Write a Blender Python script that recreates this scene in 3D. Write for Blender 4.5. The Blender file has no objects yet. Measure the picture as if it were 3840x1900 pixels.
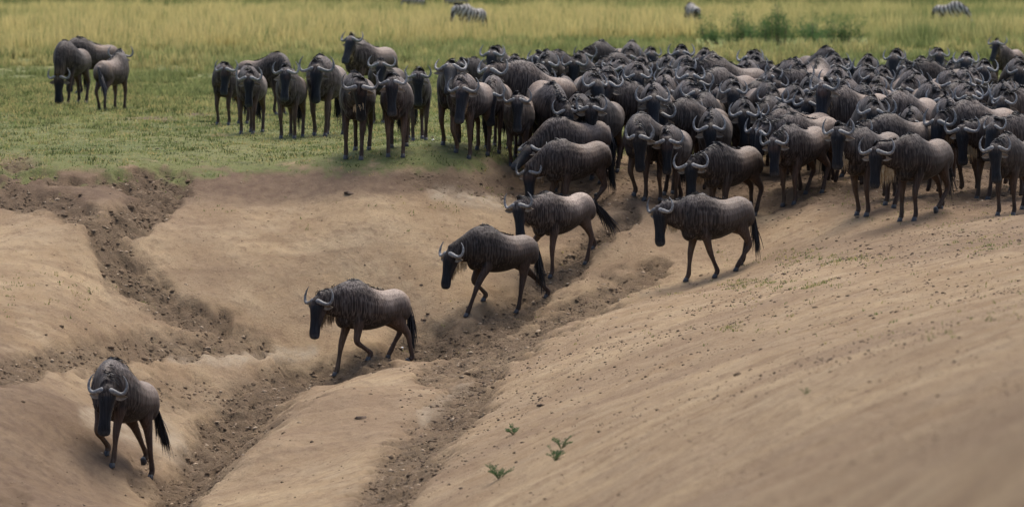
import bpy, math, random
import numpy as np
from mathutils import Vector, Matrix, Euler
random.seed(7); np.random.seed(7)
R = math.radians
sc = bpy.context.scene
COL = sc.collection

# ------------------------------------------------------------------ camera, light, exposure
CAM_H = 2.7; PITCH = math.atan(1040/16000.0); FPX = 16000.0
cam = bpy.data.cameras.new('camera'); camo = bpy.data.objects.new('camera', cam); COL.objects.link(camo)
cam.lens = 150; cam.sensor_width = 36; cam.clip_start = 0.5; cam.clip_end = 6000
camo.location = (0, 0, CAM_H); camo.rotation_euler = (math.pi/2-PITCH, 0, 0)
cam.dof.use_dof = True; cam.dof.focus_distance = 56.5; cam.dof.aperture_fstop = 3.0
sc.camera = camo
SUN_EL, SUN_AZ = R(64), R(22)          # high, behind the herd and a little to the right
w = bpy.data.worlds.new('World'); sc.world = w; w.use_nodes = True
nt = w.node_tree; nt.nodes.clear()
sky = nt.nodes.new('ShaderNodeTexSky'); sky.sky_type = 'NISHITA'; sky.sun_disc = False
sky.sun_elevation = SUN_EL; sky.sun_rotation = SUN_AZ; sky.dust_density = 4.0; sky.air_density = 1.0; sky.ozone_density = 1.0
bg = nt.nodes.new('ShaderNodeBackground'); bg.inputs[1].default_value = 0.112
wo = nt.nodes.new('ShaderNodeOutputWorld')
nt.links.new(sky.outputs[0], bg.inputs[0]); nt.links.new(bg.outputs[0], wo.inputs[0])
sun = bpy.data.lights.new('sun', 'SUN'); sun.energy = 1.9; sun.angle = R(34); sun.color = (1, .93, .83)
suno = bpy.data.objects.new('sun', sun); COL.objects.link(suno)
sd = Vector((math.sin(SUN_AZ)*math.cos(SUN_EL), math.cos(SUN_AZ)*math.cos(SUN_EL), math.sin(SUN_EL)))
suno.rotation_euler = sd.to_track_quat('Z', 'Y').to_euler(); suno.location = sd*50
sc.view_settings.view_transform = 'Standard'; sc.view_settings.look = 'None'
sc.view_settings.exposure = 0.90; sc.view_settings.gamma = 1; sc.view_settings.use_curve_mapping = False

# ------------------------------------------------------------------ helpers
CP, SP = math.cos(PITCH), math.sin(PITCH)
def unproj(sx, sy, Y):
    a = (950-sy)/FPX
    dz = Y*(a*CP-SP)/(CP+a*SP)
    return (sx-1920)/FPX*(Y*CP-dz*SP), Y, CAM_H+dz
def proj(X, Y, Z):
    dz = Z-CAM_H; zc = Y*CP-dz*SP; yc = dz*CP+Y*SP
    zc = np.where(np.abs(zc) < .2, .2, zc)
    return 1920+FPX*X/zc, 950-FPX*yc/zc
def hash2(ix, iy, s):
    h = (ix.astype(np.int64)*374761393 + iy.astype(np.int64)*668265263 + s*1274126177) & 0xffffffff
    h = ((h ^ (h >> 13))*1274126177) & 0xffffffff
    return ((h ^ (h >> 16)) & 0xffff)/65535.0
def vnoise(x, y, s=0):
    x = np.asarray(x, float); y = np.asarray(y, float)
    ix = np.floor(x); iy = np.floor(y); fx = x-ix; fy = y-iy
    fx = fx*fx*fx*(fx*(fx*6-15)+10); fy = fy*fy*fy*(fy*(fy*6-15)+10)
    a = hash2(ix, iy, s); b = hash2(ix+1, iy, s); c = hash2(ix, iy+1, s); d = hash2(ix+1, iy+1, s)
    return (a+(b-a)*fx)*(1-fy)+(c+(d-c)*fx)*fy
def fbm(x, y, o=4, s=0):
    r = 0; a = .5; t = 0
    for i in range(o):
        c, q = math.cos(.6*i), math.sin(.6*i)
        r = r+a*vnoise((x*c-y*q)*2**i+17*i, (x*q+y*c)*2**i-9*i, s+i); t += a; a *= .5
    return r/t
def sstep(a, b, x):
    t = np.clip((x-a)/(b-a), 0, 1); return t*t*(3-2*t)
def mesh_np(name, V, F, mat=None, smooth=False, colors=None, extra=None):
    """V (n,3), F (m,3|4) int arrays"""
    V = np.asarray(V, np.float32); F = np.asarray(F, np.int32)
    me = bpy.data.meshes.new(name); k = F.shape[1]
    me.vertices.add(len(V)); me.vertices.foreach_set('co', V.ravel())
    me.loops.add(F.size); me.loops.foreach_set('vertex_index', F.ravel())
    me.polygons.add(len(F)); me.polygons.foreach_set('loop_start', np.arange(0, F.size, k, dtype=np.int32))
    try: me.polygons.foreach_set('loop_total', np.full(len(F), k, np.int32))
    except Exception: pass
    if smooth: me.polygons.foreach_set('use_smooth', np.ones(len(F), bool))
    me.update(calc_edges=True)
    for nm, c in (('col', colors), ('ext', extra)):
        if c is not None:
            at = me.color_attributes.new(nm, 'FLOAT_COLOR', 'POINT')
            c = np.asarray(c, np.float32)
            if c.shape[1] == 3: c = np.concatenate([c, np.ones((len(c), 1), np.float32)], 1)
            at.data.foreach_set('color', c.ravel())
    if mat: me.materials.append(mat)
    return me
def link(name, data, parent=None, **kw):
    o = bpy.data.objects.new(name, data); COL.objects.link(o)
    if parent: o.parent = parent
    for k, v in kw.items():
        if v: o[k] = v
    return o

# node material helper
class NM:
    def __init__(s, name, rough=.8, spec=.3):
        s.m = bpy.data.materials.new(name); s.m.use_nodes = True
        s.t = s.m.node_tree; s.n = s.t.nodes; s.l = s.t.links
        s.b = s.n['Principled BSDF']; s.b.inputs['Roughness'].default_value = rough
        s.b.inputs['Specular IOR Level'].default_value = spec
    def set(s, sock, v):
        if isinstance(v, bpy.types.NodeSocket): s.l.new(v, sock)
        elif isinstance(v, (tuple, list)) and len(v) == 3 and sock.type == 'RGBA': sock.default_value = (*v, 1)
        else: sock.default_value = v
    def attr(s, name):
        n = s.n.new('ShaderNodeAttribute'); n.attribute_name = name; return n
    def coord(s, which='Object'):
        return s.n.new('ShaderNodeTexCoord').outputs[which]
    def pos(s): return s.n.new('ShaderNodeNewGeometry').outputs['Position']
    def mapping(s, v, scale=(1,1,1), loc=(0,0,0), rot=(0,0,0)):
        n = s.n.new('ShaderNodeMapping'); s.set(n.inputs[0], v); n.inputs['Scale'].default_value = scale
        s.set(n.inputs['Location'], loc); n.inputs['Rotation'].default_value = rot; return n.outputs[0]
    def noise(s, v, scale=5, det=4, rough=.55, out=0):
        n = s.n.new('ShaderNodeTexNoise'); s.set(n.inputs['Vector'], v); n.inputs['Scale'].default_value = scale
        n.inputs['Detail'].default_value = det; n.inputs['Roughness'].default_value = rough; return n.outputs[out]
    def voro(s, v, scale=5, feat='F1'):
        n = s.n.new('ShaderNodeTexVoronoi'); n.feature = feat; s.set(n.inputs['Vector'], v); n.inputs['Scale'].default_value = scale
        return n.outputs[0]
    def ramp(s, f, lo, hi, a=0.0, b=1.0):
        n = s.n.new('ShaderNodeMapRange'); s.set(n.inputs[0], f); n.inputs[1].default_value = lo; n.inputs[2].default_value = hi
        n.inputs[3].default_value = a; n.inputs[4].default_value = b; return n.outputs[0]
    def mix(s, f, a, b, mode='MIX'):
        n = s.n.new('ShaderNodeMix'); n.data_type = 'RGBA'; n.blend_type = mode
        s.set(n.inputs[0], f); s.set(n.inputs[6], a); s.set(n.inputs[7], b); return n.outputs[2]
    def math(s, op, a, b=0.0):
        n = s.n.new('ShaderNodeMath'); n.operation = op; s.set(n.inputs[0], a); s.set(n.inputs[1], b); return n.outputs[0]
    def sep(s, c):
        n = s.n.new('ShaderNodeSeparateColor'); s.set(n.inputs[0], c); return n.outputs
    def bump(s, h, strength=.3, dist=.02):
        n = s.n.new('ShaderNodeBump'); n.inputs['Strength'].default_value = strength; n.inputs['Distance'].default_value = dist
        s.set(n.inputs['Height'], h); s.l.new(n.outputs[0], s.b.inputs['Normal'])
    def base(s, c): s.set(s.b.inputs['Base Color'], c)

# ------------------------------------------------------------------ terrain
CTRL = [  # photo x, photo y, distance: where the ground surface is
 (0,660,60),(600,650,61),(1200,640,61.5),(1700,640,62),(0,760,59),(600,760,59.7),(1200,760,60.3),(1700,760,61),
 (2300,760,62),(2720,840,61.8),(3000,745,62.3),(3270,790,60.3),(3460,810,59.3),(3740,720,61.3),(3790,800,59),
 (2160,800,62),(2110,1000,60),(1885,1185,58),(1400,1335,56.8),(1240,1400,56.1),(1130,1450,55.6),(1480,1316,57.2),(1570,1296,57.4),(1680,1262,57.7),(470,1735,50),
 (800,900,58.8),(1300,900,59.4),(1700,900,60),(1000,1050,58.1),(1300,1100,58.4),(1100,1250,57.3),
 (450,850,58.2),(550,1000,57.5),(750,1200,56.6),(0,1000,55.5),(0,1200,53.2),(300,1150,55),(500,1300,55),(900,1320,56.2),
 (0,1400,50.5),(0,1600,48),(0,1890,45),(300,1600,50),(600,1500,53.5),(1040,1460,55),(860,1620,53.2),(740,1780,50.6),(620,1890,48),
 (1250,1450,53.7),(1500,1370,54.4),(1100,1520,51.5),(960,1650,49.6),(840,1770,47.8),(700,1895,45.6),
 (1350,1480,51),(1400,1600,47.8),(1200,1750,46),(1000,1890,43.5),
 (1850,1420,51),(1750,1550,47.8),(1600,1700,44.3),(1450,1890,40),(1700,1890,37),
 (2000,1280,53.3),(2400,1140,54.8),(2690,1040,58.7),(2800,1050,56.5),(3000,975,57),(3400,880,57),(3839,805,57),
 (2000,1400,49),(2000,1600,42),(2000,1890,33),(2500,1230,50),(2500,1500,38),(2500,1890,25),
 (3000,1100,48),(3000,1400,34),(3000,1890,18),(3400,1000,48),(3400,1300,31),(3400,1890,14),
 (3839,950,46),(3839,1200,30),(3839,1500,18),(3839,1890,11.5)]
P = [unproj(*c) for c in CTRL]
P += [(x, y, 0.0) for y in (64, 70) for x in (-18, -12, -7, -3, 0)] + [(x, 76, 0.0) for x in (-18,-9,-3, 0, 3, 6, 10, 18)]
P += [(3.2, 67, -.22), (5.5, 67, -.24), (8, 67, -.2), (1.2, 66, -.12), (7.5, 72, -.05), (4, 72, -.05), (14, 62, -.3), (14, 50, -.2), (16, 30, .6),
      (-12, 50, -1.5), (-12, 40, -2.6), (-12, 30, -3.1), (-5, 30, -3.2), (-1.5, 30, -2.2), (-6, 15, -3.0), (-2, 15, -1.2), (0.5, 12, .4),
      (0, 0, .9), (4, 0, 1.3), (-6, 0, -2.0), (10, 8, 1.5), (-14, 58, -.3), (-18, 0, -3), (20, 0, 1.5)]
P = np.array(P); SXY = np.array([1.0, 0.55])
def kern(r2): return -np.sqrt(r2+.7**2)
_A = P[:, :2]*SXY
_K = kern(((_A[:, None]-_A[None])**2).sum(-1)) + np.eye(len(P))*(-.02)
_n = len(P); _M = np.zeros((_n+3, _n+3)); _M[:_n, :_n] = _K; _M[:_n, _n] = 1; _M[:_n, _n+1:] = _A; _M[_n, :_n] = 1; _M[_n+1:, :_n] = _A.T
_W = np.linalg.solve(_M, np.concatenate([P[:, 2], np.zeros(3)]))
def zbase(X, Y):
    X = np.asarray(X, float); Y = np.asarray(Y, float)
    Xc = np.clip(X, -20, 22); Yc = np.clip(Y, -2, 80)
    sh = X.shape; q = np.stack([Xc.ravel()*SXY[0], Yc.ravel()*SXY[1]], 1); out = np.empty(len(q))
    for i in range(0, len(q), 40000):
        s = q[i:i+40000]
        out[i:i+40000] = kern(((s[:, None]-_A[None])**2).sum(-1))@_W[:_n]+_W[_n]+s@_W[_n+1:]
    z = out.reshape(sh)
    for (mx_, my_, md_, mh, mr) in ((1150,1570,49.8,.17,.75),(1440,1500,50.2,.16,.7),(930,1740,47.3,.15,.7),(1480,1680,46,.12,.8),(330,1600,50,.10,.8),(640,1500,54,.12,.5),(1130,1330,56.8,-.06,.4)):
        ax, ay, _ = unproj(mx_, my_, md_); z = z+mh*np.exp(-((X-ax)**2+((Y-ay)*.8)**2)/mr**2)
    edge = 64.0+np.clip((X-.5)*1.6, 0, 7.5)
    return z*(1-sstep(edge, edge+6, Y))
def polydist(px, py, pts):
    d = np.full(np.shape(px), 1e9)
    for (x0, y0, w0), (x1, y1, w1) in zip(pts[:-1], pts[1:]):
        dx, dy = x1-x0, y1-y0; L = dx*dx+dy*dy
        t = np.clip(((px-x0)*dx+(py-y0)*dy)/L, 0, 1)
        d = np.minimum(d, np.hypot(px-x0-t*dx, py-y0-t*dy)/(w0+(w1-w0)*t))
    return d
TRAMP = [([(470,650,40),(640,715,60),(520,780,75),(400,880,85),(450,980,95),(540,1070,90),(640,1140,75),(830,1220,55)], 1.0),
         ([(-60,690,60),(200,770,55),(400,850,60)], .8), ([(-60,655,25),(300,660,22),(560,655,25)], .7),
         ([(-60,1390,60),(250,1320,55),(600,1290,60),(950,1290,45)], .75),
         ([(-60,1880,60),(60,1900,60)], .6), ([(250,1330,40),(500,1420,50),(760,1480,60)], .5),
         ([(2350,800,40),(2150,960,60),(1950,1120,65),(1750,1240,70),(1500,1290,60),(1300,1370,45),(1060,1420,90),(880,1560,125),(790,1690,95),(640,1880,85)], 1.0),
         ([(2480,985,35),(2250,1100,60),(1950,1250,65),(1720,1340,60),(1600,1400,45)], .85),
         ([(1850,1390,60),(1740,1500,95),(1620,1620,100),(1500,1760,100),(1400,1920,110)], .85),
         ([(560,1700,50),(500,1780,40),(640,1840,40)], .5),
         ([(1560,660,50),(2300,700,90),(3000,700,90),(3900,690,80)], .55),
         ([(2250,620,40),(2900,620,60),(3900,600,60)], .35)]
def masks(X, Y, Z):
    px, py = proj(X, Y, Z)
    n1 = fbm(X*1.3, Y*.9, 4, 11)-.5
    ok = (Y > 8) & (Y < 90)
    tr = np.zeros(np.shape(X))
    qx = px+n1*110; qy = py+(fbm(X*1.6+40, Y*1.1, 4, 23)-.5)*90+(fbm(X*6, Y*5, 3, 29)-.5)*45; qx = qx+(fbm(X*6+9, Y*5, 3, 37)-.5)*60
    for pts, s in TRAMP:
        d = polydist(qx, qy, pts)*.93; tr = np.maximum(tr, s*(1-sstep(.42, 1.22, d)))
    tr = np.where(ok, tr, 0)
    # border of the lawn
    by = np.interp(px, [-2000, 0, 600, 1200, 1500, 1900, 2300, 2700, 3300, 3900, 6000], [655, 655, 648, 640, 628, 600, 585, 575, 560, 545, 500])
    gr = sstep(16, -22, -(by-py)+n1*95+(fbm(X*6, Y*4, 3, 5)-.5)*80)*1.0
    gr = np.where(Y > 90, 1, np.where(Y < 30, 0, gr))
    # soil bare patches in lawn
    for (cx, cy, rx, ry) in ((60, 605, 75, 32), (560, 445, 110, 9), (825, 507, 30, 8), (740, 430, 60, 10)):
        q = 1-sstep(.5, 1.2, np.hypot((px-cx+n1*60)/rx, (py-cy+n1*20)/ry)); gr = gr*(1-.8*q); tr = np.maximum(tr, q)
    # thin green growth on the dirt
    sp = np.zeros(np.shape(X))
    for (cx, cy, rx, ry, s) in ((1680,765,260,50,1.0),(850,775,90,22,.9),(150,1080,260,80,.6),(480,1090,160,50,.4),(100,1180,220,50,.6),(2950,965,420,40,.7),(3450,800,350,60,.35),
                              (2780,1230,120,22,.9),(2900,1060,350,25,.7),(2500,1085,120,25,.7),(1050,1500,0.1,.1,0),(2200,900,150,60,.3),(3700,900,200,50,.4),(1100,860,120,50,.3),(2450,570,200,50,.6),(1750,700,260,40,.5),(3200,720,500,60,.3)):
        sp = np.maximum(sp, s*(1-sstep(.3, 1.1, np.hypot((px-cx+n1*60)/rx, (py-cy)/ry))))
    sp = np.where(ok, sp, 0)*sstep(.38, .62, fbm(X*3.1, Y*2.2, 3, 77))
    return tr, gr, sp, px, py
def ground_detail(X, Y, tr, gr):
    near = (Y > 5) & (Y < 80)
    z = (fbm(X*.55, Y*.45, 3, 3)-.5)*.09*(1-gr*.8)
    # ruts and ledges following the slope, rain-smoothed
    z = z+(fbm(X*.8-Y*.25, Y*.6+X*.2, 4, 31)-.5)*.09*(1-gr)*(1-.3*tr)
    rg = 1-np.abs(fbm(X*2.2, Y*1.7, 4, 41)*2-1)
    z = z-(rg**9)*.05*(1-gr)*(.04+tr)
    z = z+tr*((fbm(X*7, Y*6, 4, 51)-.5)*.15+(np.abs(fbm(X*3.5, Y*3, 3, 61)-.5))*.12-.13)
    z = z+(fbm(X*9, Y*7, 3, 71)-.5)*.034*(1-.6*gr)
    return np.where(near, z, 0)
def ground(X, Y):
    X = np.asarray(X, float); Y = np.asarray(Y, float)
    zb = zbase(X, Y); tr, gr, sp, px, py = masks(X, Y, zb)
    return zb+ground_detail(X, Y, tr, gr)
# a smooth, cheap lookup of the finished ground for placing things
GX = np.arange(-14, 14.01, .08); GY = np.arange(8, 84.01, .1)
_gx, _gy = np.meshgrid(GX, GY); GZ = ground(_gx, _gy)
def gz(X, Y):
    X = np.asarray(X, float); Y = np.asarray(Y, float)
    fx = np.clip((X-GX[0])/.08, 0, len(GX)-1.001); fy = np.clip((Y-GY[0])/.1, 0, len(GY)-1.001)
    i = fx.astype(int); j = fy.astype(int); a = fx-i; b = fy-j
    z = (GZ[j, i]*(1-a)+GZ[j, i+1]*a)*(1-b)+(GZ[j+1, i]*(1-a)+GZ[j+1, i+1]*a)*b
    return np.where(Y > 83.5, 0, z)
_MY = np.concatenate([np.arange(9, 84, .04), np.arange(84, 330, .25)])
def hit(sx, sy, h=0.0, off=(0, 0)):
    """point of the ray through photo pixel that is h above the ground under it (ground read at point-off)"""
    X, Y, Z = unproj(sx, sy, _MY)
    g = gz(X-off[0], Y-off[1])+h
    k = np.argmax((Z <= g) & (_MY > (52 if h > 0 else 9)))
    if Z[k] > g[k]: k = len(_MY)-1
    return float(X[k]), float(Y[k]), float(Z[k])

ys = np.concatenate([np.linspace(-25, 8, 18)[:-1], np.linspace(8, 40, 190)[:-1], np.linspace(40, 66, 480)[:-1], np.linspace(66, 100, 130)[:-1],
                     np.linspace(100, 200, 60)[:-1], np.geomspace(200, 4000, 40)])
s_in = np.linspace(-1.08, 1.08, 500); gext = np.geomspace(.4, 900, 22)
wy = np.maximum(ys*.1225, 1.2)+.35
rowX = np.concatenate([(-1.08*wy)[:, None]-gext[::-1][None], s_in[None]*wy[:, None], (1.08*wy)[:, None]+gext[None]], 1)
rowY = np.repeat(ys[:, None], rowX.shape[1], 1)
zb = zbase(rowX, rowY); tr, gr, sp, ppx, ppy = masks(rowX, rowY, zb)
Zg = zb+ground_detail(rowX, rowY, tr, gr)
nr, nc = rowX.shape; idx = np.arange(nr*nc).reshape(nr, nc)
F = np.stack([idx[:-1, :-1], idx[:-1, 1:], idx[1:, 1:], idx[1:, :-1]], -1).reshape(-1, 4)
V = np.stack([rowX, rowY, Zg], -1).reshape(-1, 3)

# ground material
g = NM('soil_and_turf', rough=.95, spec=.12)
A = g.sep(g.attr('col').outputs['Color']); pos = g.pos()
n1 = g.noise(g.mapping(pos, (1, .8, 1)), .9, 6, .6)
n2 = g.noise(g.mapping(pos, (1, .7, 1)), 7, 6, .65)
n3 = g.noise(g.mapping(pos, (1.0, .8, 1), rot=(0, 0, R(-28))), 1.6, 5, .6)
n4 = g.noise(pos, 26, 6, .85)
n7 = g.noise(g.mapping(g.mapping(pos, rot=(0, 0, R(-24))), (.35, 2.2, 1)), 1.5, 5, .65)
n8 = g.noise(pos, .33, 3, .5)
soil = g.mix(g.ramp(n1, .35, .68), (.325, .226, .134), (.475, .352, .215))
soil = g.mix(g.ramp(n3, .45, .70, 0, .6), soil, (.47, .365, .24))
soil = g.mix(g.ramp(n7, .48, .66, 0, .6), soil, (.25, .17, .108))
soil = g.mix(g.ramp(n8, .46, .62, 0, .5), soil, (.265, .185, .122))
soil = g.mix(g.ramp(n2, .52, .68, 0, .6), soil, (.23, .155, .10))
n5 = g.noise(pos, 17, 3, .6); n6 = g.noise(g.mapping(pos, (1, .45, 1)), 5.0, 2, .5)
spk = g.math('MULTIPLY', g.ramp(n5, .64, .70), g.ramp(n6, .42, .6))
soil = g.mix(g.math('MULTIPLY', spk, .85), soil, (.13, .085, .06))
soil = g.mix(g.ramp(n4, .56, .70, 0, .65), soil, (.20, .135, .09))
soil = g.mix(g.ramp(n4, .42, .3, 0, .6), soil, (.52, .41, .28))
dark = g.mix(g.ramp(n2, .38, .62), (.090, .063, .041), (.18, .127, .083))
dark = g.mix(g.ramp(n4, .54, .68, 0, .55), dark, (.36, .27, .18))
trm = g.math('MULTIPLY', A[0], g.ramp(n2, .3, .6, .7, 1.0))
E_ = g.sep(g.attr('ext').outputs['Color'])
soil = g.mix(g.math('MULTIPLY', E_[0], g.ramp(n2, .3, .65, .65, 1.0)), soil, (.165, .112, .078))
soil = g.mix(g.math('MULTIPLY', E_[1], g.ramp(n2, .35, .6, .3, 1.0)), soil, (.43, .345, .245))
c = g.mix(trm, soil, dark)
gn = g.noise(g.mapping(pos, (1, .35, 1)), .35, 5, .6)
gn2 = g.noise(g.mapping(pos, (1, .5, 1)), 4.5, 5, .7)
turf = g.mix(g.ramp(gn, .35, .65), (.125, .16, .056), (.21, .215, .085))
turf = g.mix(g.ramp(gn2, .48, .62, 0, .8), turf, (.095, .11, .045))
turf = g.mix(g.ramp(n7, .5, .7, 0, .5), turf, (.26, .235, .10))
turf = g.mix(g.ramp(n4, .5, .7, 0, .55), turf, (.27, .22, .12))
gm = g.math('MULTIPLY', A[1], g.ramp(g.math('ADD', g.math('MULTIPLY', n4, .5), g.math('MULTIPLY', n2, .5)), .38, .52, .35, 1.0))
gm = g.math('MAXIMUM', gm, g.math('MULTIPLY', g.ramp(A[1], .75, 1.0), .93))
c = g.mix(gm, c, turf)
c = g.mix(A[2], c, (.20, .215, .075))       # paler dry-grass floor beyond
g.base(c)
pit = g.ramp(g.voro(g.mapping(pos, (1, 1, .2)), 4.2), .0, .42)         # hoof pits
pitm = g.math('MULTIPLY', g.math('ADD', g.math('MULTIPLY', A[0], .9), g.math('MULTIPLY', g.ramp(n3, .45, .6), .35)), g.math('SUBTRACT', 1.0, A[1]))
pitm = g.math('MULTIPLY', pitm, g.ramp(n1, .40, .55))
g.bump(g.math('ADD', g.math('ADD', g.math('MULTIPLY', n2, .5), g.math('MULTIPLY', n4, .6)), g.math('MULTIPLY', g.math('MULTIPLY', pit, pitm), .9)), 1.0, .07)
dry = sstep(120, 170, rowY)
colr = np.stack([tr, gr, dry], -1).reshape(-1, 3)
nd = (fbm(rowX*1.1, rowY*.8, 4, 91)-.5)*150           # damp brown shelf under the lawn, pale clay scars in the gully
dark_soil = polydist(ppx+nd, ppy+nd*.35, [(-300,700,95),(600,690,75),(1300,680,55),(1700,690,45),(2300,720,60),(3900,700,120)]); dark_soil = 1-sstep(.45, 1.35, dark_soil)
dark_soil = np.maximum(dark_soil, .8*(1-sstep(.5, 1.4, polydist(ppx+nd, ppy+nd, [(-200,1250,150),(0,1600,260),(300,1750,260)]))))
dark_soil = np.maximum(dark_soil, .45*(1-sstep(.4, 1.3, polydist(ppx+nd, ppy+nd*.5, [(2900,950,50),(3900,870,110)]))))
dark_soil = np.maximum(dark_soil, .5*sstep(2900, 4200, ppx+nd)*sstep(1000, 1900, ppy))*(rowY > 8)*(rowY < 70)  # soil colour also darkens gradually towards the lower right of the view
pale = 1-sstep(.4, 1.3, np.minimum(polydist(ppx+nd*.6, ppy+nd*.4, [(650,1330,30),(900,1350,35),(1150,1300,30)]), np.minimum(polydist(ppx+nd*.6, ppy+nd*.4, [(350,1560,50),(620,1640,70),(760,1740,30)]), np.minimum(polydist(ppx+nd*.6, ppy+nd*.4, [(1650,720,40),(2000,780,40)]), polydist(ppx+nd*.6, ppy+nd*.3, [(1750,1430,30),(1600,1560,25)])))))
pale = pale*(rowY > 8)*(rowY < 70)
gme = mesh_np('ground', V, F, g.m, True, colr, np.stack([dark_soil, pale, dark_soil*0], -1).reshape(-1, 3))
go = link('ground', gme, kind='structure', label='tan trampled earth bank falling from a green grass plain')

# ------------------------------------------------------------------ animal materials
def fur_material(name, dark=1.0):
    m = NM(name, rough=.62, spec=.22)
    a = m.attr('col'); e = m.sep(m.attr('ext').outputs['Color'])
    oi = m.n.new('ShaderNodeObjectInfo'); rnd = oi.outputs['Random']
    co = m.coord('Object')
    comb = m.n.new('ShaderNodeCombineXYZ'); m.l.new(m.math('MULTIPLY', rnd, 37.0), comb.inputs[0]); m.l.new(m.math('MULTIPLY', rnd, 11.0), comb.inputs[1])
    off = m.n.new('ShaderNodeVectorMath'); off.operation = 'ADD'; m.l.new(co, off.inputs[0]); m.l.new(comb.outputs[0], off.inputs[1])
    v = off.outputs[0]
    s1 = m.noise(m.mapping(v, (46, 40, 2.2)), 1.0, 3, .6)       # hanging brindle stripes
    s2 = m.noise(m.mapping(v, (55, 50, 7)), 1.0, 4, .65)        # hair
    s3 = m.noise(v, 3.2, 4, .6)                                  # dirt and dapple
    st = m.math('MULTIPLY', e[0], m.ramp(s1, .47, .56))
    c = m.mix(st, a.outputs['Color'], m.mix(1.0, a.outputs['Color'], (.30, .28, .29), 'MULTIPLY'))
    lt = m.math('MULTIPLY', e[0], m.ramp(s1, .45, .35, 0, .45))
    c = m.mix(lt, c, (.14, .122, .112))
    c = m.mix(m.ramp(s2, .38, .62, 0, .72), c, m.mix(1.0, c, (.42, .40, .40), 'MULTIPLY'))
    c = m.mix(m.ramp(s3, .50, .75, 0, .45), c, m.mix(1.0, c, (1.5, 1.3, 1.1), 'MULTIPLY'))
    hv = m.n.new('ShaderNodeHueSaturation'); m.l.new(c, hv.inputs['Color'])
    m.l.new(m.ramp(rnd, 0, 1, .68*dark, 1.38*dark), hv.inputs['Value']); m.l.new(m.ramp(s3, 0, 1, .9, 1.15), hv.inputs['Saturation'])
    m.base(hv.outputs[0])
    m.set(m.b.inputs['Roughness'], m.ramp(s2, .3, .7, .5, .8))
    m.b.inputs['Sheen Weight'].default_value = .03; m.b.inputs['Sheen Roughness'].default_value = .4
    m.bump(m.math('ADD', m.math('MULTIPLY', m.math('MULTIPLY', s1, e[0]), .5), m.math('MULTIPLY', s2, .4)), .16, .02)
    return m.m
M_FUR = fur_material('wildebeest_coat')
def simple(name, c1, c2, scale=30, rough=.6, spec=.3, bump=.2):
    m = NM(name, rough, spec); co = m.coord('Object')
    n = m.noise(co, scale, 4, .6); oi = m.n.new('ShaderNodeObjectInfo').outputs['Random']
    c = m.mix(m.ramp(n, .35, .65), c1, c2); hv = m.n.new('ShaderNodeHueSaturation'); m.l.new(c, hv.inputs['Color'])
    m.l.new(m.ramp(oi, 0, 1, .75, 1.25), hv.inputs['Value']); m.base(hv.outputs[0]); m.bump(n, bump, .01); return m.m
M_HORN = simple('weathered_horn', (.10, .103, .108), (.26, .255, .25), 28, .55, .4, .4)
M_EAR = simple('ear_skin', (.15, .12, .095), (.30, .25, .20), 22, .8, .2)
M_EYE = NM('dark_eye', .08, .6); M_EYE.base((.008, .007, .006)); M_EYE = M_EYE.m
M_BLACKHAIR = simple('black_hair', (.010, .011, .015), (.022, .022, .027), 40, .5, .35, .3)
M_BEARD = simple('tawny_beard', (.34, .24, .13), (.56, .45, .30), 20, .8, .15, .3)
M_BEARD_DARK = simple('brown_beard', (.16, .105, .06), (.36, .26, .16), 20, .8, .15, .3)
M_HOOF = simple('hoof_horn', (.022, .024, .028), (.055, .058, .064), 25, .45, .4, .2)

# ------------------------------------------------------------------ animal builder
V3 = lambda *a: np.array(a, float)
def catmull(pts, n):
    pts = np.asarray(pts, float); P_ = np.vstack([2*pts[0]-pts[1], pts, 2*pts[-1]-pts[-2]]); out = []
    segs = len(pts)-1
    for t in np.linspace(0, segs, n):
        i = min(int(t), segs-1); f = t-i; a, b, c_, d = P_[i:i+4]
        out.append(.5*((2*b)+(-a+c_)*f+(2*a-5*b+4*c_-d)*f*f+(-a+3*b-3*c_+d)*f**3))
    return np.array(out)
def loft(path, rv, rw, up=V3(0, 0, 1), seg=16, sq=1.0):
    """closed tube along path, vertical radius rv, side radius rw"""
    path = np.asarray(path, float); n = len(path); V = []; F = []
    T = np.gradient(path, axis=0)
    for i in range(n):
        t = T[i]/np.linalg.norm(T[i]); s = np.cross(up, t); s = s/np.linalg.norm(s); u = np.cross(t, s)
        for k in range(seg):
            a = 2*math.pi*k/seg; ca, sa = math.cos(a), math.sin(a)
            if sq != 1: ca = math.copysign(abs(ca)**sq, ca); sa = math.copysign(abs(sa)**sq, sa)
            V.append(path[i]+u*rv[i]*ca+s*rw[i]*sa)
    V.append(path[0]-T[0]/np.linalg.norm(T[0])*rv[0]*.35); V.append(path[-1]+T[-1]/np.linalg.norm(T[-1])*rv[-1]*.35)
    a0, a1 = n*seg, n*seg+1
    for i in range(n-1):
        for k in range(seg):
            k2 = (k+1) % seg; p, q, r, s_ = i*seg+k, i*seg+k2, (i+1)*seg+k2, (i+1)*seg+k
            F += [(p, q, r), (p, r, s_)]
    for k in range(seg):
        k2 = (k+1) % seg; F += [(a0, k2, k), (a1, (n-1)*seg+k, (n-1)*seg+k2)]
    return np.array(V), np.array(F)
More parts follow.
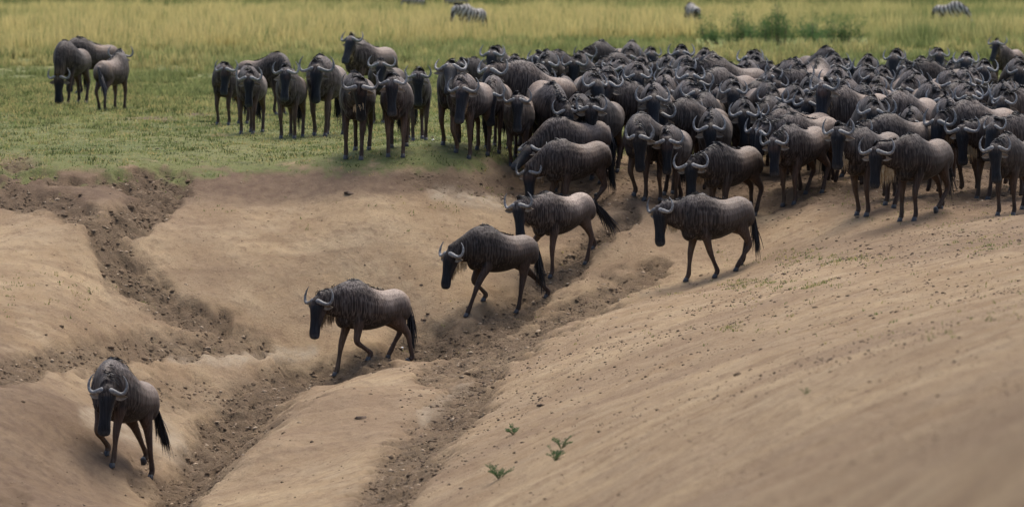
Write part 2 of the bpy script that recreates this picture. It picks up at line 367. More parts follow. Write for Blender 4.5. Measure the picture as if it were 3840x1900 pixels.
def ell(c, r, rot=None, seg=10):
    V = []; F = []
    for i in range(1, seg):
        th = math.pi*i/seg
        for k in range(seg*2):
            ph = math.pi*k/seg; V.append([math.sin(th)*math.cos(ph), math.sin(th)*math.sin(ph), math.cos(th)])
    V += [[0, 0, 1], [0, 0, -1]]; m = seg*2; V = np.array(V)*np.array(r)
    if rot is not None: V = V@rot.T
    for i in range(seg-2):
        for k in range(m):
            k2 = (k+1) % m; a, b, c_, d = i*m+k, (i+1)*m+k, (i+1)*m+k2, i*m+k2; F += [(a, b, c_), (a, c_, d)]
    T_, B_ = (seg-1)*m, (seg-1)*m+1
    for k in range(m):
        k2 = (k+1) % m; F += [(T_, k, k2), (B_, (seg-2)*m+k2, (seg-2)*m+k)]
    return V+np.array(c), np.array(F)
def join(parts):
    V = []; F = []; n = 0
    for v, f in parts: V.append(v); F.append(f+n); n += len(v)
    return np.concatenate(V), np.concatenate(F)
def ik(A_, B_, l1, l2, fwd):
    """middle joint of a two-bone limb from A_ to B_, bending toward fwd"""
    d = B_-A_; L = np.linalg.norm(d)
    if L > (l1+l2)*.998: s = L/((l1+l2)*.998); l1 *= s; l2 *= s
    a = (l1*l1-l2*l2+L*L)/(2*L); h = math.sqrt(max(l1*l1-a*a, 0)); u = d/L
    p = fwd-u*np.dot(fwd, u); p /= np.linalg.norm(p)
    return A_+u*a+p*h
def roty(a): c, s = math.cos(a), math.sin(a); return np.array([[c, 0, s], [0, 1, 0], [-s, 0, c]])
SPEC0 = dict(np_=8, ny=0, hp=74, hy=0, hr=0, pitch=0, hooves=None, tail=(0, 0), voxel=.02, fat=1.0, bend=0, seed=0, mside=1, beard=1.0)
STAND = [(.43, .12, 0, 0), (.39, -.12, 0, 0), (-.44, .12, 0, 0), (-.50, -.12, 0, 0)]   # x, y, ground z, lift
_cache = {}
def build_rig(sp):
    """all joints of one animal in its own frame: x forward, y left, z up"""
    J = {}; Rp = roty(R(sp['pitch'])); piv = V3(-.1, 0, .85)       # positive pitch = nose down
    tr = lambda p: Rp@(np.asarray(p, float)-piv)+piv
    J['tr'] = tr; fat = sp['fat']
    rows = [(-.635, .965, .07, .06), (-.60, .95, .15, .125), (-.53, .93, .205, .185), (-.43, .91, .24, .222), (-.29, .89, .248, .235), (-.13, .87, .276, .258),
            (.03, .87, .312, .270), (.18, .895, .338, .262), (.32, .94, .355, .238), (.44, .952, .335, .208), (.55, .935, .290, .18), (.64, .935, .19, .135)]
    by = R(sp['bend'])
    J['torso'] = np.array([tr((x, math.sin(by)*max(x, 0)*.0, z)) for x, z, _, _ in rows]); J['tr_v'] = [r[2] for r in rows]; J['tr_w'] = [r[3]*fat for r in rows]
    nb = V3(.44, 0, 1.02); np_, ny = R(sp['np_']), R(sp['ny'])
    L = .53; nd = V3(math.cos(np_)*math.cos(ny), math.cos(np_)*math.sin(ny), math.sin(np_))
    mid_np = np_*.55-.10; nd0 = V3(math.cos(mid_np)*math.cos(ny*.5), math.cos(mid_np)*math.sin(ny*.5), math.sin(mid_np))
    root = V3(.24, 0, 1.0); p1 = nb+nd0*.22; poll = nb+nd0*.22+nd*(L-.22)
    J['neck'] = np.array([tr(p) for p in (root, nb, p1, p1*.5+poll*.5, poll)])
    J['nk_v'] = [.31, .30, .235, .185, .14]; J['nk_w'] = [.20, .17, .128, .108, .098]
    hp, hy = R(sp['hp']), R(sp['hy']+sp['ny'])
    f = V3(math.cos(hp)*math.cos(hy), math.cos(hp)*math.sin(hy), -math.sin(hp))
    s = V3(-math.sin(hy), math.cos(hy), 0); u = np.cross(f, s)
    hr = R(sp['hr']); s, u = s*math.cos(hr)+u*math.sin(hr), u*math.cos(hr)-s*math.sin(hr)
    f, s, u = Rp@f, Rp@s, Rp@u; poll = J['neck'][-1]
    J['poll'], J['f'], J['s'], J['u'] = poll, f, s, u
    hrow = [(1.05*a_, 1.05*b_, 1.07*c_, 1.06*d_) for a_, b_, c_, d_ in [(-.045, -.01, .085, .075), (.02, 0, .115, .095), (.10, .0, .125, .102), (.18, .008, .112, .086), (.28, .018, .090, .070), (.38, .028, .074, .068), (.45, .028, .072, .076), (.50, .02, .060, .074), (.53, .012, .040, .058)]]
    J['head'] = np.array([poll+f*a+u*(b-.02) for a, b, _, _ in hrow]); J['hd_v'] = [r[2] for r in hrow]; J['hd_w'] = [r[3] for r in hrow]
    J['legs'] = []; hv = sp['hooves'] or STAND
    for i, (x, y, z, lift) in enumerate(hv):
        T = V3(x, y, z+lift); sy = 1 if y > 0 else -1
        if i < 2:
            E = tr((.35, .135*sy, .74)); Fk = T+V3(-.05, 0, .105) if lift < .02 else T+V3(-.075, 0, .075)
            K = ik(E, Fk, .33, .315, V3(1, 0, .0)); J['legs'].append((tr((.33, .10*sy, .98)), E, K, Fk, T))
        else:
            E = tr((-.31, .125*sy, .72)); Fk = T+V3(-.05, 0, .105) if lift < .02 else T+V3(-.075, 0, .075)
            K = ik(E, Fk, .36, .355, V3(-1, 0, .0)); J['legs'].append((tr((-.45, .10*sy, .92)), E, K, Fk, T))
    return J
def body_geo(sp, zebra=False):
    J = build_rig(sp); parts = []; tr = J['tr']; f, s, u, poll = J['f'], J['s'], J['u'], J['poll']
    up = V3(0, 0, 1)
    def add(path, rv, rw, n, upv=up, sq=1.0, seg=18):
        pr = catmull(np.column_stack([path, rv, rw]), n); parts.append(loft(pr[:, :3], pr[:, 3], pr[:, 4], upv, seg, sq)); return pr
    cl = []     # centre lines for colouring: (points, radius, part id)
    t = add(J['torso'], J['tr_v'], J['tr_w'], 34); cl.append((t[:, :3], (t[:, 3]+t[:, 4])/2, 0))
    n = add(J['neck'], J['nk_v'], J['nk_w'], 22); cl.append((n[6:, :3], (n[6:, 3]+n[6:, 4])/2, 1))
    h = add(J['head'], J['hd_v'], J['hd_w'], 22, u, .88); cl.append((h[:, :3], (h[:, 3]+h[:, 4])/2, 2))
    rot = np.column_stack([f, s, u])
    parts.append(ell(poll+f*.06-u*.085, (.10, .062, .075), rot))            # jaw angle
    for q in (-1, 1):
        parts.append(ell(poll+f*.115+s*q*.072+u*.045, (.042, .024, .03), rot))  # brow
        parts.append(ell(poll+f*.47+s*q*.05+u*.03, (.035, .028, .034), rot))    # nostril
        parts.append(ell(poll+f*.10+s*q*.06-u*.05, (.085, .04, .06), rot))      # cheek
    for i, (A0, E, K, Fk, T) in enumerate(J['legs']):
        sy = 1 if T[1] > 0 else -1
        if i < 2:
            parts.append(ell(tr((.33, .125*sy, .93)), (.15, .10, .24), roty(R(-12+sp['pitch']))))
            pts = [A0, E, E*.45+K*.55, K, K*.5+Fk*.5, Fk, T+V3(-.012, 0, .045)]; rr = [.14, .10, .064, .050, .034, .041, .035]; rw = [.10, .078, .056, .046, .032, .037, .037]
        else:
            parts.append(ell(tr((-.46, .115*sy, .87)), (.15, .10, .21), roty(R(14+sp['pitch']))))
            pts = [A0, E*.85+A0*.15, E*.5+K*.5+V3(-.02, 0, 0), K, K*.5+Fk*.5, Fk, T+V3(-.012, 0, .045)]; rr = [.20, .150, .082, .054, .036, .041, .035]; rw = [.12, .092, .056, .041, .032, .037, .037]
        l = add(np.array(pts), rr, rw, 26, V3(1, 0, .15), seg=12); cl.append((l[5:, :3], (l[5:, 3]+l[5:, 4])/2, 3 if i < 2 else 4))
    parts.append(ell(tr((.38, 0, 1.15)), (.19, .07, .175), roty(R(18+sp['pitch']))))   # withers hump
    parts.append(ell(tr((.55, 0, .76)), (.11, .13, .15)))                                 # brisket
    tb = tr((-.62, 0, 1.0)); parts.append(loft(np.array([tb, tb+V3(-.04, 0, -.05), tb+V3(-.05, 0, -.14)]), [.045, .035, .025], [.04, .03, .022], V3(1, 0, 0), 10))
    V, F = join(parts)
    me = mesh_np('raw', V, F); o = bpy.data.objects.new('raw', me); COL.objects.link(o)
    md = o.modifiers.new('r', 'REMESH'); md.mode = 'VOXEL'; md.voxel_size = sp['voxel']; md.use_smooth_shade = True
    ms = o.modifiers.new('s', 'SMOOTH'); ms.factor = .5; ms.iterations = 3
    dg = bpy.context.evaluated_depsgraph_get(); ev = o.evaluated_get(dg)
    out = bpy.data.meshes.new_from_object(ev); bpy.data.objects.remove(o); bpy.data.meshes.remove(me)
    nv = len(out.vertices); co = np.empty(nv*3, np.float32); out.vertices.foreach_get('co', co); co = co.reshape(-1, 3).astype(float)
    # nearest part
    best = np.full(nv, 1e9); pid = np.zeros(nv, int); tt = np.zeros(nv)
    for pts, rad, k in cl:
        d = np.sqrt(((co[:, None]-pts[None])**2).sum(-1))/rad[None]; m = d.argmin(1); dm = d[np.arange(nv), m]
        up_ = dm < best; best[up_] = dm[up_]; pid[up_] = k; tt[up_] = (m/(len(pts)-1))[up_]
    return out, co, pid, tt, J
def finish_body(out, col, ext, mat):
    for nm, c in (('col', col), ('ext', ext)):
        at = out.color_attributes.new(nm, 'FLOAT_COLOR', 'POINT')
        at.data.foreach_set('color', np.concatenate([c, np.ones((len(c), 4-c.shape[1]))], 1).astype(np.float32).ravel())
    out.polygons.foreach_set('use_smooth', np.ones(len(out.polygons), bool))
    out.materials.clear(); out.materials.append(mat); out.name = 'body'
def smooth_attr(out, a, it=3):
    ne = len(out.edges); e = np.empty(ne*2, np.int32); out.edges.foreach_get('vertices', e); e = e.reshape(-1, 2)
    for _ in range(it):
        s = a.copy(); n = np.ones((len(a), 1)); np.add.at(s, e[:, 0], a[e[:, 1]]); np.add.at(s, e[:, 1], a[e[:, 0]])
        np.add.at(n, e[:, 0], 1); np.add.at(n, e[:, 1], 1); a = s/n
    return a
def wild_body(sp):
    out, co, pid, tt, J = body_geo(sp)
    tr = J['tr']; Rp = roty(R(sp['pitch'])); piv = V3(-.1, 0, .85); cu = (co-piv)@Rp+piv     # unpitched coordinates
    x, y, z = cu.T; nv = len(co)
    n = lambda sc_, s_: fbm(co[:, 0]*sc_+co[:, 1]*sc_*.7, co[:, 2]*sc_+co[:, 1]*.3*sc_, 3, s_+sp['seed'])
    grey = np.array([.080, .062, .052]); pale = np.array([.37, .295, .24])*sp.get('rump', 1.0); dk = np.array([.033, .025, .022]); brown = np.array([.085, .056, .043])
    face = np.array([.011, .013, .018]); cheek = np.array([.046, .036, .034]); fore = np.array([.075, .045, .034]); tan = np.array([.23, .155, .09])
    col = np.tile(grey, (nv, 1)); mix = lambda c, w_: col*(1-w_[:, None])+c*w_[:, None]
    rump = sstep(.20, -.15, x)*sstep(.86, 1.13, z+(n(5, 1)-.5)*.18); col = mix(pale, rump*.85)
    col = mix(np.array([.17, .135, .115]), sstep(.2, -.1, x)*sstep(.70, 1.0, z)*.5)
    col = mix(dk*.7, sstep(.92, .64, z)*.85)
    fr = sstep(.0, .38, x); col = mix(dk*1.35, fr*.55*sstep(1.28, 1.05, z))
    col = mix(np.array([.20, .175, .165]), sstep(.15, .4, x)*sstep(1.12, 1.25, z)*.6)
    leg = (pid >= 3)&(z < .78); lw = leg*sstep(.80, .62, z); col = mix(brown*(.75+.4*n(8, 2))[:, None], lw*.92)
    col = mix(brown*.55, lw*sstep(.34, .12, z)*.7)
    inner = (pid == 4)*sstep(.10, .03, np.abs(y))*sstep(.85, .6, z); col = mix(tan, inner*.6)
    frontin = (pid == 3)*sstep(.72, .45, z)*sstep(.09, .02, np.abs(y)-.06); col = mix(tan*.8, np.clip(frontin, 0, 1)*.35)
    hd = pid == 2; hx = (co-J['poll'])@J['f']; hu = (co-J['poll'])@J['u']; hs = (co-J['poll'])@J['s']
    fc = hd*np.maximum(sstep(-.03, .03, hu)*sstep(-.06, .02, hx), sstep(.30, .38, hx)); ch = hd*(1-fc); col = mix(cheek, ch*.9); col = mix(face, fc)
    ff = hd*sstep(.2, .09, hx)*sstep(.0, .06, hu)*sstep(.5, .62, n(6, 9))*.8; col = mix(fore, ff)
    col = mix(np.array([.06, .065, .075]), hd*sstep(.485, .515, hx)*.6)
    crest = ((pid == 1)|(pid == 0))*sstep(.05, .02, np.abs(y if sp['ny'] == 0 else y))*sstep(1.2, 1.26, z)*sstep(.0, .15, x); col = mix(face, crest*.6)
    thr = (pid == 1)*sstep(.86, .72, z)*sstep(.5, .7, x); col = mix(tan*.9, thr*.5)
    col = smooth_attr(out, col, 2)
    st = np.where(hd, .12, np.where(pid == 1, 1, 0.25+.75*sstep(-.25, .22, x)*sstep(.55, .68, z)))
    st = np.where(leg, np.minimum(st, .15+.6*sstep(.5, .75, z)), st)
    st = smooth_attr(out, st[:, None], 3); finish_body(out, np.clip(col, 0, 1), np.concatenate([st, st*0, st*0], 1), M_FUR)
    return out, J
# shared small parts -----------------------------------------------------------------
def make_horn(sgn, k):
    """one horn in the head frame: x down the face, y side, z out of the forehead"""
    rs = random.Random(k*10+3); sp_ = .93+rs.uniform(-.1, .12); hk = 1+rs.uniform(-.15, .15)
    p = np.array([(.01, .012, .045), (.008, .055, .055), (.028, .12, .035), (.045, .20*sp_, .015), (.025, .262*sp_, .0), (-.045*hk, .292*sp_, -.01), (-.125*hk, .275*sp_, -.01), (-.19*hk, .225*sp_, .0)])
    r = [.034, .047, .038, .030, .026, .021, .014, .004]; p[:, 1] *= sgn
    q = catmull(np.column_stack([p, r]), 26); rr = q[:, 3]*(1+.05*np.sin(np.arange(26)*2.1)*(np.arange(26) < 14))
    V, F = loft(q[:, :3], rr, rr*.92, V3(0, 0, 1), 10)
    if np.linalg.det(np.eye(3)) and False: pass
    return mesh_np('horn', V, F, M_HORN, True)
def make_ear(sgn):
    V = []; F = []; n = 8
    for i in range(n):
        t = i/(n-1); wv = .041*math.sin(math.pi*min(1, t*.90+.12))**.7; c = V3(.082+.05*t-.04*t*t, sgn*(.075+.165*t), -.03-.05*t)
        for k in range(7):
            a = -1+2*k/6; V.append(c+V3(a*wv, 0, .018*(a*a)-.004)); 
        for k in range(7):
            a = -1+2*k/6; V.append(c+V3(a*wv, 0, .018*(a*a)-.014))
    for i in range(n-1):
        for k in range(6):
            a = i*14+k; b = a+14; F += [(a, a+1, b+1), (a, b+1, b)]; a += 7; b += 7; F += [(a, b+1, a+1), (a, b, b+1)]
        a = i*14; F += [(a, a+14, a+21), (a, a+21, a+7), (a+6, a+27, a+20), (a+6, a+13, a+27)]
    return mesh_np('ear', np.array(V), np.array(F), M_EAR, True)
def make_hoof():
    V = []; F = []
    prof = [(-.002, .047, .040, .012), (.0, .050, .042, .010), (.03, .042, .036, .0), (.058, .033, .034, -.008), (.064, .02, .02, -.008)]
    for z, a, b, xo in prof:
        for k in range(12):
            t = 2*math.pi*k/12; cx = math.cos(t); sy_ = math.sin(t)
            notch = .006 if abs(sy_) < .3 and cx > 0 else 0; V.append((xo+(a-notch)*cx-.005, b*sy_, z))
    V += [(.01, 0, -.004), (-.008, 0, .066)]; n = len(prof)
    for i in range(n-1):
        for k in range(12):
            k2 = (k+1) % 12; F += [(i*12+k, i*12+k2, (i+1)*12+k2), (i*12+k, (i+1)*12+k2, (i+1)*12+k)]
    for k in range(12):
        k2 = (k+1) % 12; F += [(n*12, k2, k), (n*12+1, (n-1)*12+k, (n-1)*12+k2)]
    return mesh_np('hoof', np.array(V), np.array(F), M_HOOF, True)
HORNS = {(s_, k): make_horn(s_, k) for s_ in (-1, 1) for k in range(5)}; EARS = {s_: make_ear(s_) for s_ in (-1, 1)}; HOOF = make_hoof()
_ev, _ef = ell((0, 0, 0), (.02, .011, .015), seg=6); EYE = mesh_np('eye', _ev, _ef, M_EYE, True)
def strands(roots, dirs, lens, width, grav, seed=0, segs=4, side=None):
    rs = np.random.RandomState(seed); V = []; F = []
    for r0, d0, L in zip(roots, dirs, lens):
        p = np.array(r0, float); d = np.array(d0, float)+rs.normal(0, .12, 3); d /= np.linalg.norm(d)
        sd_ = np.cross(d, rs.normal(0, 1, 3)); sd_ /= np.linalg.norm(sd_)+1e-6; b = len(V)
        for i in range(segs+1):
            w_ = width*(1-i/segs)**.6*(.5 if i == 0 else 1)+.001; V += [p-sd_*w_, p+sd_*w_]
            d = d+V3(0, 0, -grav); d /= np.linalg.norm(d); p = p+d*L/segs
        for i in range(segs): F.append((b+2*i, b+2*i+1, b+2*i+3, b+2*i+2))
    return np.array(V), np.array(F)
def make_mane(sp, J, mat, seed):
    rs = np.random.RandomState(seed); side = sp['mside']
    crest = []                                       # from forehead to mid back
    nk = catmull(np.column_stack([J['neck'], J['nk_v']]), 24)
    for q in nk[9:]:
        crest.append(q[:3]+V3(0, 0, q[3]*1.0))
    crest = crest[::-1]; top = [J['tr'](p) for p in ((.46, 0, 1.305), (.36, 0, 1.335), (.24, 0, 1.29), (.10, 0, 1.225), (-.06, 0, 1.175), (-.2, 0, 1.145))]
    crest = catmull(np.array([crest[0], crest[4], crest[8]]+top), 60)
    roots = []; dirs = []; lens = []
    for i, c in enumerate(crest):
        t = i/59; L = sp.get('mlen', 1.25)*(.14 if t < .5 else .17)*(1 if t < .72 else 1-(t-.72)*2.4)
        for k in range(9 if t < .75 else 6):
            roots.append(c+rs.normal(0, .010, 3)+V3(0, 0, -.006)); dirs.append(V3(-.5-.5*(t > .5), side*(.45+.5*rs.rand()) if rs.rand() < .8 else -side*.5, .55-.15*(t > .6))); lens.append(L*rs.uniform(.7, 1.3))
    fore = dict(r=len(roots))
    for k in range(26):
        q = rs.uniform(-.03, .03); roots.append(J['poll']+J['f']*rs.uniform(-.02, .07)+J['s']*q+J['u']*.085); dirs.append(J['f']*1.0+J['u']*.35+J['s']*q*6); lens.append(rs.uniform(.06, .13))
    n = fore['r']; V, F = strands(roots[:n], dirs[:n], lens[:n], .0055, .52, seed, 6)
    V2, F2 = strands(roots[n:], dirs[n:], lens[n:], .007, .34, seed, 4)
    return mesh_np('mane', V, F, mat), mesh_np('forelock', V2, F2, mat)
def make_beard(sp, J, mat, seed):
    rs = np.random.RandomState(seed+5); roots = []; dirs = []; lens = []
    nk = catmull(np.column_stack([J['neck'], J['nk_v']]), 24)
    thr = [q[:3]-V3(0, 0, q[3]*.99+.01) for q in nk[13:]]; jaw = [J['poll']+J['f']*a-J['u']*(.12-.10*a) for a in (.05, .15, .25, .34)]
    path = catmull(np.array([thr[0], thr[4], thr[-1]]+jaw), 40)
    for i, c in enumerate(path):
        t = i/39; L = .20*sp['beard']*math.sin(math.pi*(.15+.75*t))
        for k in range(9): roots.append(c+rs.normal(0, .016, 3)+V3(0, 0, .015)); dirs.append(V3(rs.normal(0, .10)-.15, rs.normal(0, .10), -1.2)); lens.append(L*rs.uniform(.6, 1.2))
    V, F = strands(roots, dirs, lens, .006, .35, seed, 3); return mesh_np('beard', V, F, mat)
def make_tail(sp, J, seed):
    rs = np.random.RandomState(seed+9); yaw, lift = R(sp['tail'][0]), R(sp['tail'][1])
    b = J['tr']((-.655, 0, .98)); d = V3(-math.cos(yaw)*math.sin(lift)-.12, math.sin(yaw)*math.sin(lift), -math.cos(lift)); d /= np.linalg.norm(d)
    pts = [b+V3(.03, 0, .02)]; p = b.copy(); dd = d.copy()
    for i in range(5): pts.append(p.copy()); dd = dd+V3(0, 0, -.10); dd /= np.linalg.norm(dd); p = p+dd*.085
    pts = catmull(np.array(pts), 16); tv, tf = loft(pts, np.linspace(.030, .013, 16), np.linspace(.028, .013, 16), V3(.3, 1, 0), 8)
    roots = []; dirs = []; lens = []
    for k in range(230):
        i = rs.randint(3, 16); roots.append(pts[i]+rs.normal(0, .010, 3)); q = dd*.8+d*.4+rs.normal(0, .10, 3); dirs.append(q); lens.append(rs.uniform(.28, .50)*(1.0 if rs.rand() < .85 else 1.25))
    V, F = strands(roots, dirs, lens, .008, .10 if sp['tail'][1] > 30 else .2, seed, 5)
    F4 = np.concatenate([np.column_stack([tf, tf[:, 2]])*0, F+0]) if False else F
    me = mesh_np('tail', V, F, M_BLACKHAIR)
    # dock as triangles in the same mesh
    allV = np.concatenate([V, tv]); tris = np.concatenate([F[:, [0, 1, 2]], F[:, [0, 2, 3]], tf+len(V)])
    bpy.data.meshes.remove(me); return mesh_np('tail', allV, tris, M_BLACKHAIR)
def head_matrix(J):
    m = Matrix.Identity(4)
    for i, a in enumerate((J['f'], J['s'], J['u'])):
        for k in range(3): m[k][i] = a[k]
    for k in range(3): m[k][3] = J['poll'][k]
    return m
def make_wildebeest(sp, detail=2):
    """Empty at the feet > body, horn x2, ear x2, eye x2, mane, beard, tail, hoof x4"""
    sp = {**SPEC0, **sp}; seed = sp['seed']; me, J = wild_body(sp)
    root = bpy.data.objects.new('wildebeest', None); COL.objects.link(root); root.empty_display_size = .2
    link('body', me, root)
    hm = head_matrix(J); hk = sp.get('horn', seed % 5)
    for s_ in (-1, 1):
        o = link('horn', HORNS[(s_, hk)], root); o.matrix_local = hm@Matrix.Scale(.90+.02*(seed % 5), 4)
        if sp.get('hornscale'): o.scale = (sp['hornscale'],)*3
        e = link('ear', EARS[s_], root); e.matrix_local = hm@Euler((R((seed*37 % 30-12)*s_), 0, R((seed*53 % 26-6)*-s_))).to_matrix().to_4x4()
        if detail > 0:
            y_ = link('eye', EYE, root); y_.matrix_local = hm@Matrix.Translation((.125, s_*.083, .034))@Euler((0, 0, R(0))).to_matrix().to_4x4()
    mn, fl = make_mane(sp, J, M_BLACKHAIR, seed); link('mane', mn, root); link('forelock', fl, root)
    link('beard', make_beard(sp, J, M_BEARD if sp.get('pale_beard') else M_BEARD_DARK, seed), root)
    link('tail', make_tail(sp, J, seed), root)
    if detail > 0:
        for i, (A0, E, K, Fk, T) in enumerate(J['legs']):
            o = link('hoof', HOOF, root); o.location = Vector(T)+Vector((0, 0, .0)); lift = (sp['hooves'] or STAND)[i][3]
            if lift > .02: o.rotation_euler = (0, R(45), 0)
    root['_boss'] = tuple(float(v) for v in (J['poll']+J['u']*.05)); return root, J
def copy_tree(src):
    r = src.copy(); COL.objects.link(r)
    for ch in src.children:
        c = ch.copy(); COL.objects.link(c); c.parent = r; c.matrix_parent_inverse = ch.matrix_parent_inverse
    return r

# ------------------------------------------------------------------ the herd
def dirs(t): t = R(t); return np.array([-math.sin(t), -math.cos(t)]), np.array([math.cos(t), -math.sin(t)])
def rz(t): t = R(t); return math.atan2(-math.cos(t), -math.sin(t))
def to_px(root, t, scl, p):
    d, l = dirs(t); X = root[0]+scl*(p[0]*d[0]+p[1]*l[0]); Y = root[1]+scl*(p[0]*d[1]+p[1]*l[1]); Z = root[2]+scl*p[2]
    a, b = proj(X, Y, Z); return float(a), float(b)
OCC = []     # footprints, for keeping animals apart
def footprint(x, y, t, s=1.0):
    d, _ = dirs(t); return [(x+d[0]*k*s, y+d[1]*k*s, r*s) for k, r in ((-.5, .24), (-.05, .29), (.4, .25), (.92, .13))]
HERO_ROOTS = []
def hero(c, t, wy, boss, mz, label, ht=None, zadj=0.0, pmax=14, hooves=None, tail=(0, 0), lifts=None, hxpx=None, seed=0, voxel=.019, group=None, srange=(.86, 1.10), **kw):
    X, Y, Z = hit(*c); d, l = dirs(t); hv = [list(h) for h in (hooves or STAND)]
    rs = random.Random(seed)
    if not hooves:
        for h in hv: h[0] += rs.uniform(-.09, .09)
    Z = float(gz(X, Y))
    # size from the withers height in the photo
    best = min(np.linspace(srange[0], srange[1], 13), key=lambda s: abs(to_px((X, Y, Z), t, s, (.36, 0, 1.335))[1]-wy))
    if hxpx:
        for i, px in enumerate(hxpx):
            if px is None: continue
            xh = (px-1920)/FPX*Y; v = ((xh-X)/best-hv[i][1]*l[0])/d[0]
            hv[i][0] = min(max(v, .12), .78) if i < 2 else max(min(v, -.18), -.92)
    for i, h in enumerate(hv):
        wx, wy_ = X+best*(h[0]*d[0]+h[1]*l[0]), Y+best*(h[0]*d[1]+h[1]*l[1]); h[2] = (float(gz(wx, wy_))-Z)/best
        if lifts: h[3] = lifts[i]
    dz = (hv[2][2]+hv[3][2]-hv[0][2]-hv[1][2])/2; zoff = float(np.median([h[2] for h in hv]))+zadj
    for h in hv: h[2] = max(min(h[2]-zoff, .25), -.24)
    Z += zoff*best
    pitch = math.degrees(math.atan2(dz, .98))*.9
    sp = dict(SPEC0, hooves=[tuple(h) for h in hv], pitch=max(-12, min(pmax, pitch)), tail=tail, voxel=voxel, seed=seed, mside=kw.pop('mside', rs.choice((-1, 1))), beard=kw.pop('beard', rs.uniform(.7, 1.2)), fat=rs.uniform(.94, 1.08), **kw)
    e = 1e9
    for n_ in range(-66, 50, 3):
        for y_ in range(-50, 51, 5):
            q = dict(sp, np_=n_, ny=y_); J = build_rig(q); a, b = to_px((X, Y, Z), t, best, J['poll'])
            er = (a-boss[0])**2+(b-boss[1])**2+(y_*.25)**2
            if er < e: e = er; bq = q
    sp = bq; e = 1e9
    if ht is None: ht = t*.75 if abs(t) < 100 else t
    yy = max(-60, min(60, t-ht-sp['ny']))
    for n_ in range(30, 104, 3):
        for y_ in (yy-8, yy, yy+8):
            q = dict(sp, hp=n_, hy=y_); J = build_rig(q); a, b = to_px((X, Y, Z), t, best, J['poll']+J['f']*.5)
            er = (a-mz[0])**2*.3+(b-mz[1])**2+((y_-yy)*.4)**2
            if er < e: e = er; bq = q
    sp = bq
    if t < -120 or t > 120: sp['hy'] = 0
    root, J = make_wildebeest(sp); root.location = (X, Y, Z); root.rotation_euler = (0, 0, rz(t)); root.scale = (best,)*3
    root['label'] = label; root['category'] = 'wildebeest'; root['group'] = group or 'wildebeest of the migrating herd'
    del root['_boss']; OCC.extend(footprint(X, Y, t, best)); HERO_ROOTS.append(root); return root
FAST_HEROES = False
W = 'wildebeest'
PATH = 'wildebeest walking down the trampled gully path'
hero((470,1745), 24, 1352, (405,1462), (392,1622), 'lead wildebeest walking alone at the lower left, pale back and swinging black tail', ht=6, mside=-1, mlen=1.9, hooves=[(.52,.10,0,0),(.30,-.10,0,0),(-.42,.12,0,0),(-.66,-.10,0,.12)], tail=(35, 25), seed=1, voxel=.015, pale_beard=1, group=PATH)
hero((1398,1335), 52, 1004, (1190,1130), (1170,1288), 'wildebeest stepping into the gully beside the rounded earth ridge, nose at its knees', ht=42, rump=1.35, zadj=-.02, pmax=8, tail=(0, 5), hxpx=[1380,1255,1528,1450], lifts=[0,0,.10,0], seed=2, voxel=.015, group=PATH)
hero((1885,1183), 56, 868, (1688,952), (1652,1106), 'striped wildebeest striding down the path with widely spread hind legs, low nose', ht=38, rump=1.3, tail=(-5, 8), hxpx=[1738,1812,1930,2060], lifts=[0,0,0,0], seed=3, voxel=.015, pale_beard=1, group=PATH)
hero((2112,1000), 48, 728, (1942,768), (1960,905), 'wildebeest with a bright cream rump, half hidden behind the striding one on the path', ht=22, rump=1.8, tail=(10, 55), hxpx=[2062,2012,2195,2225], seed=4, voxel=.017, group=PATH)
hero((2168,795), 56, 512, (1975,645), (1985,775), 'large dark wildebeest at the top of the path with its head dropped low', ht=25, tail=(0, 5), hxpx=[2115,2075,2215,2240], lifts=[0,0,0,.07], seed=5, voxel=.017, group=PATH)
hero((2165,722), 60, 548, (1990,560), (1968,612), 'wildebeest with low swung head and horns just above the neck of the path top animal', ht=50, tail=(0, 5), seed=47, group=PATH)
hero((2690,1032), 58, 708, (2468,785), (2483,925), 'broad dark wildebeest walking alone along the grassy crest of the near slope', ht=38, tail=(5, 8), hxpx=[2680,2572,2762,2785], lifts=[0,.0,0,0], seed=6, voxel=.015, pale_beard=1, group=PATH)
FR = 'wildebeest in the front rank of the packed herd'
hero((2748,832), 40, 522, (2590,618), (2592,750), 'wildebeest with pale rump and black tail streaming sideways, just behind the crest walker', tail=(-55, 62), seed=7, mside=1, group=FR) if False else None
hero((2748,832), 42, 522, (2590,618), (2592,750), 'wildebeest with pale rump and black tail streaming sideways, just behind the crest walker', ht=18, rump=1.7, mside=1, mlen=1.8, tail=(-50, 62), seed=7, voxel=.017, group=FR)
hero((2525,752), 15, 455, (2505,528), (2515,655), 'wildebeest facing the camera with wide pale horns, left of the one with streaming tail', seed=8, group=FR)
hero((2452,742), 38, 425, (2398,510), (2400,628), 'leftmost wildebeest of the front rank on bare earth, half behind a wide horned neighbour', ht=30, seed=9, group=FR)
hero((3005,748), 37, 443, (2902,530), (2902,665), 'wildebeest with very dark broad face and close front legs, right of the streaming tail', ht=12, tail=(0, 10), hxpx=[2972,2932,3088,3028], seed=10, voxel=.017, group=FR)
hero((3275,792), 38, 452, (3142,492), (3136,650), 'slim faced wildebeest with tawny beard, close left of the foremost grey backed animal', ht=25, beard=1.7, tail=(0, 5), hxpx=[3243,3212,None,None], seed=11, voxel=.017, pale_beard=1, group=FR)
hero((3462,810), 38, 478, (3283,567), (3275,707), 'foremost wildebeest of the front rank, grey shining back and long tawny beard', ht=28, rump=1.25, beard=1.9, tail=(0, 5), hxpx=[3420,3370,3512,3545], lifts=[0,0,.05,0], seed=12, voxel=.016, pale_beard=1, group=FR)
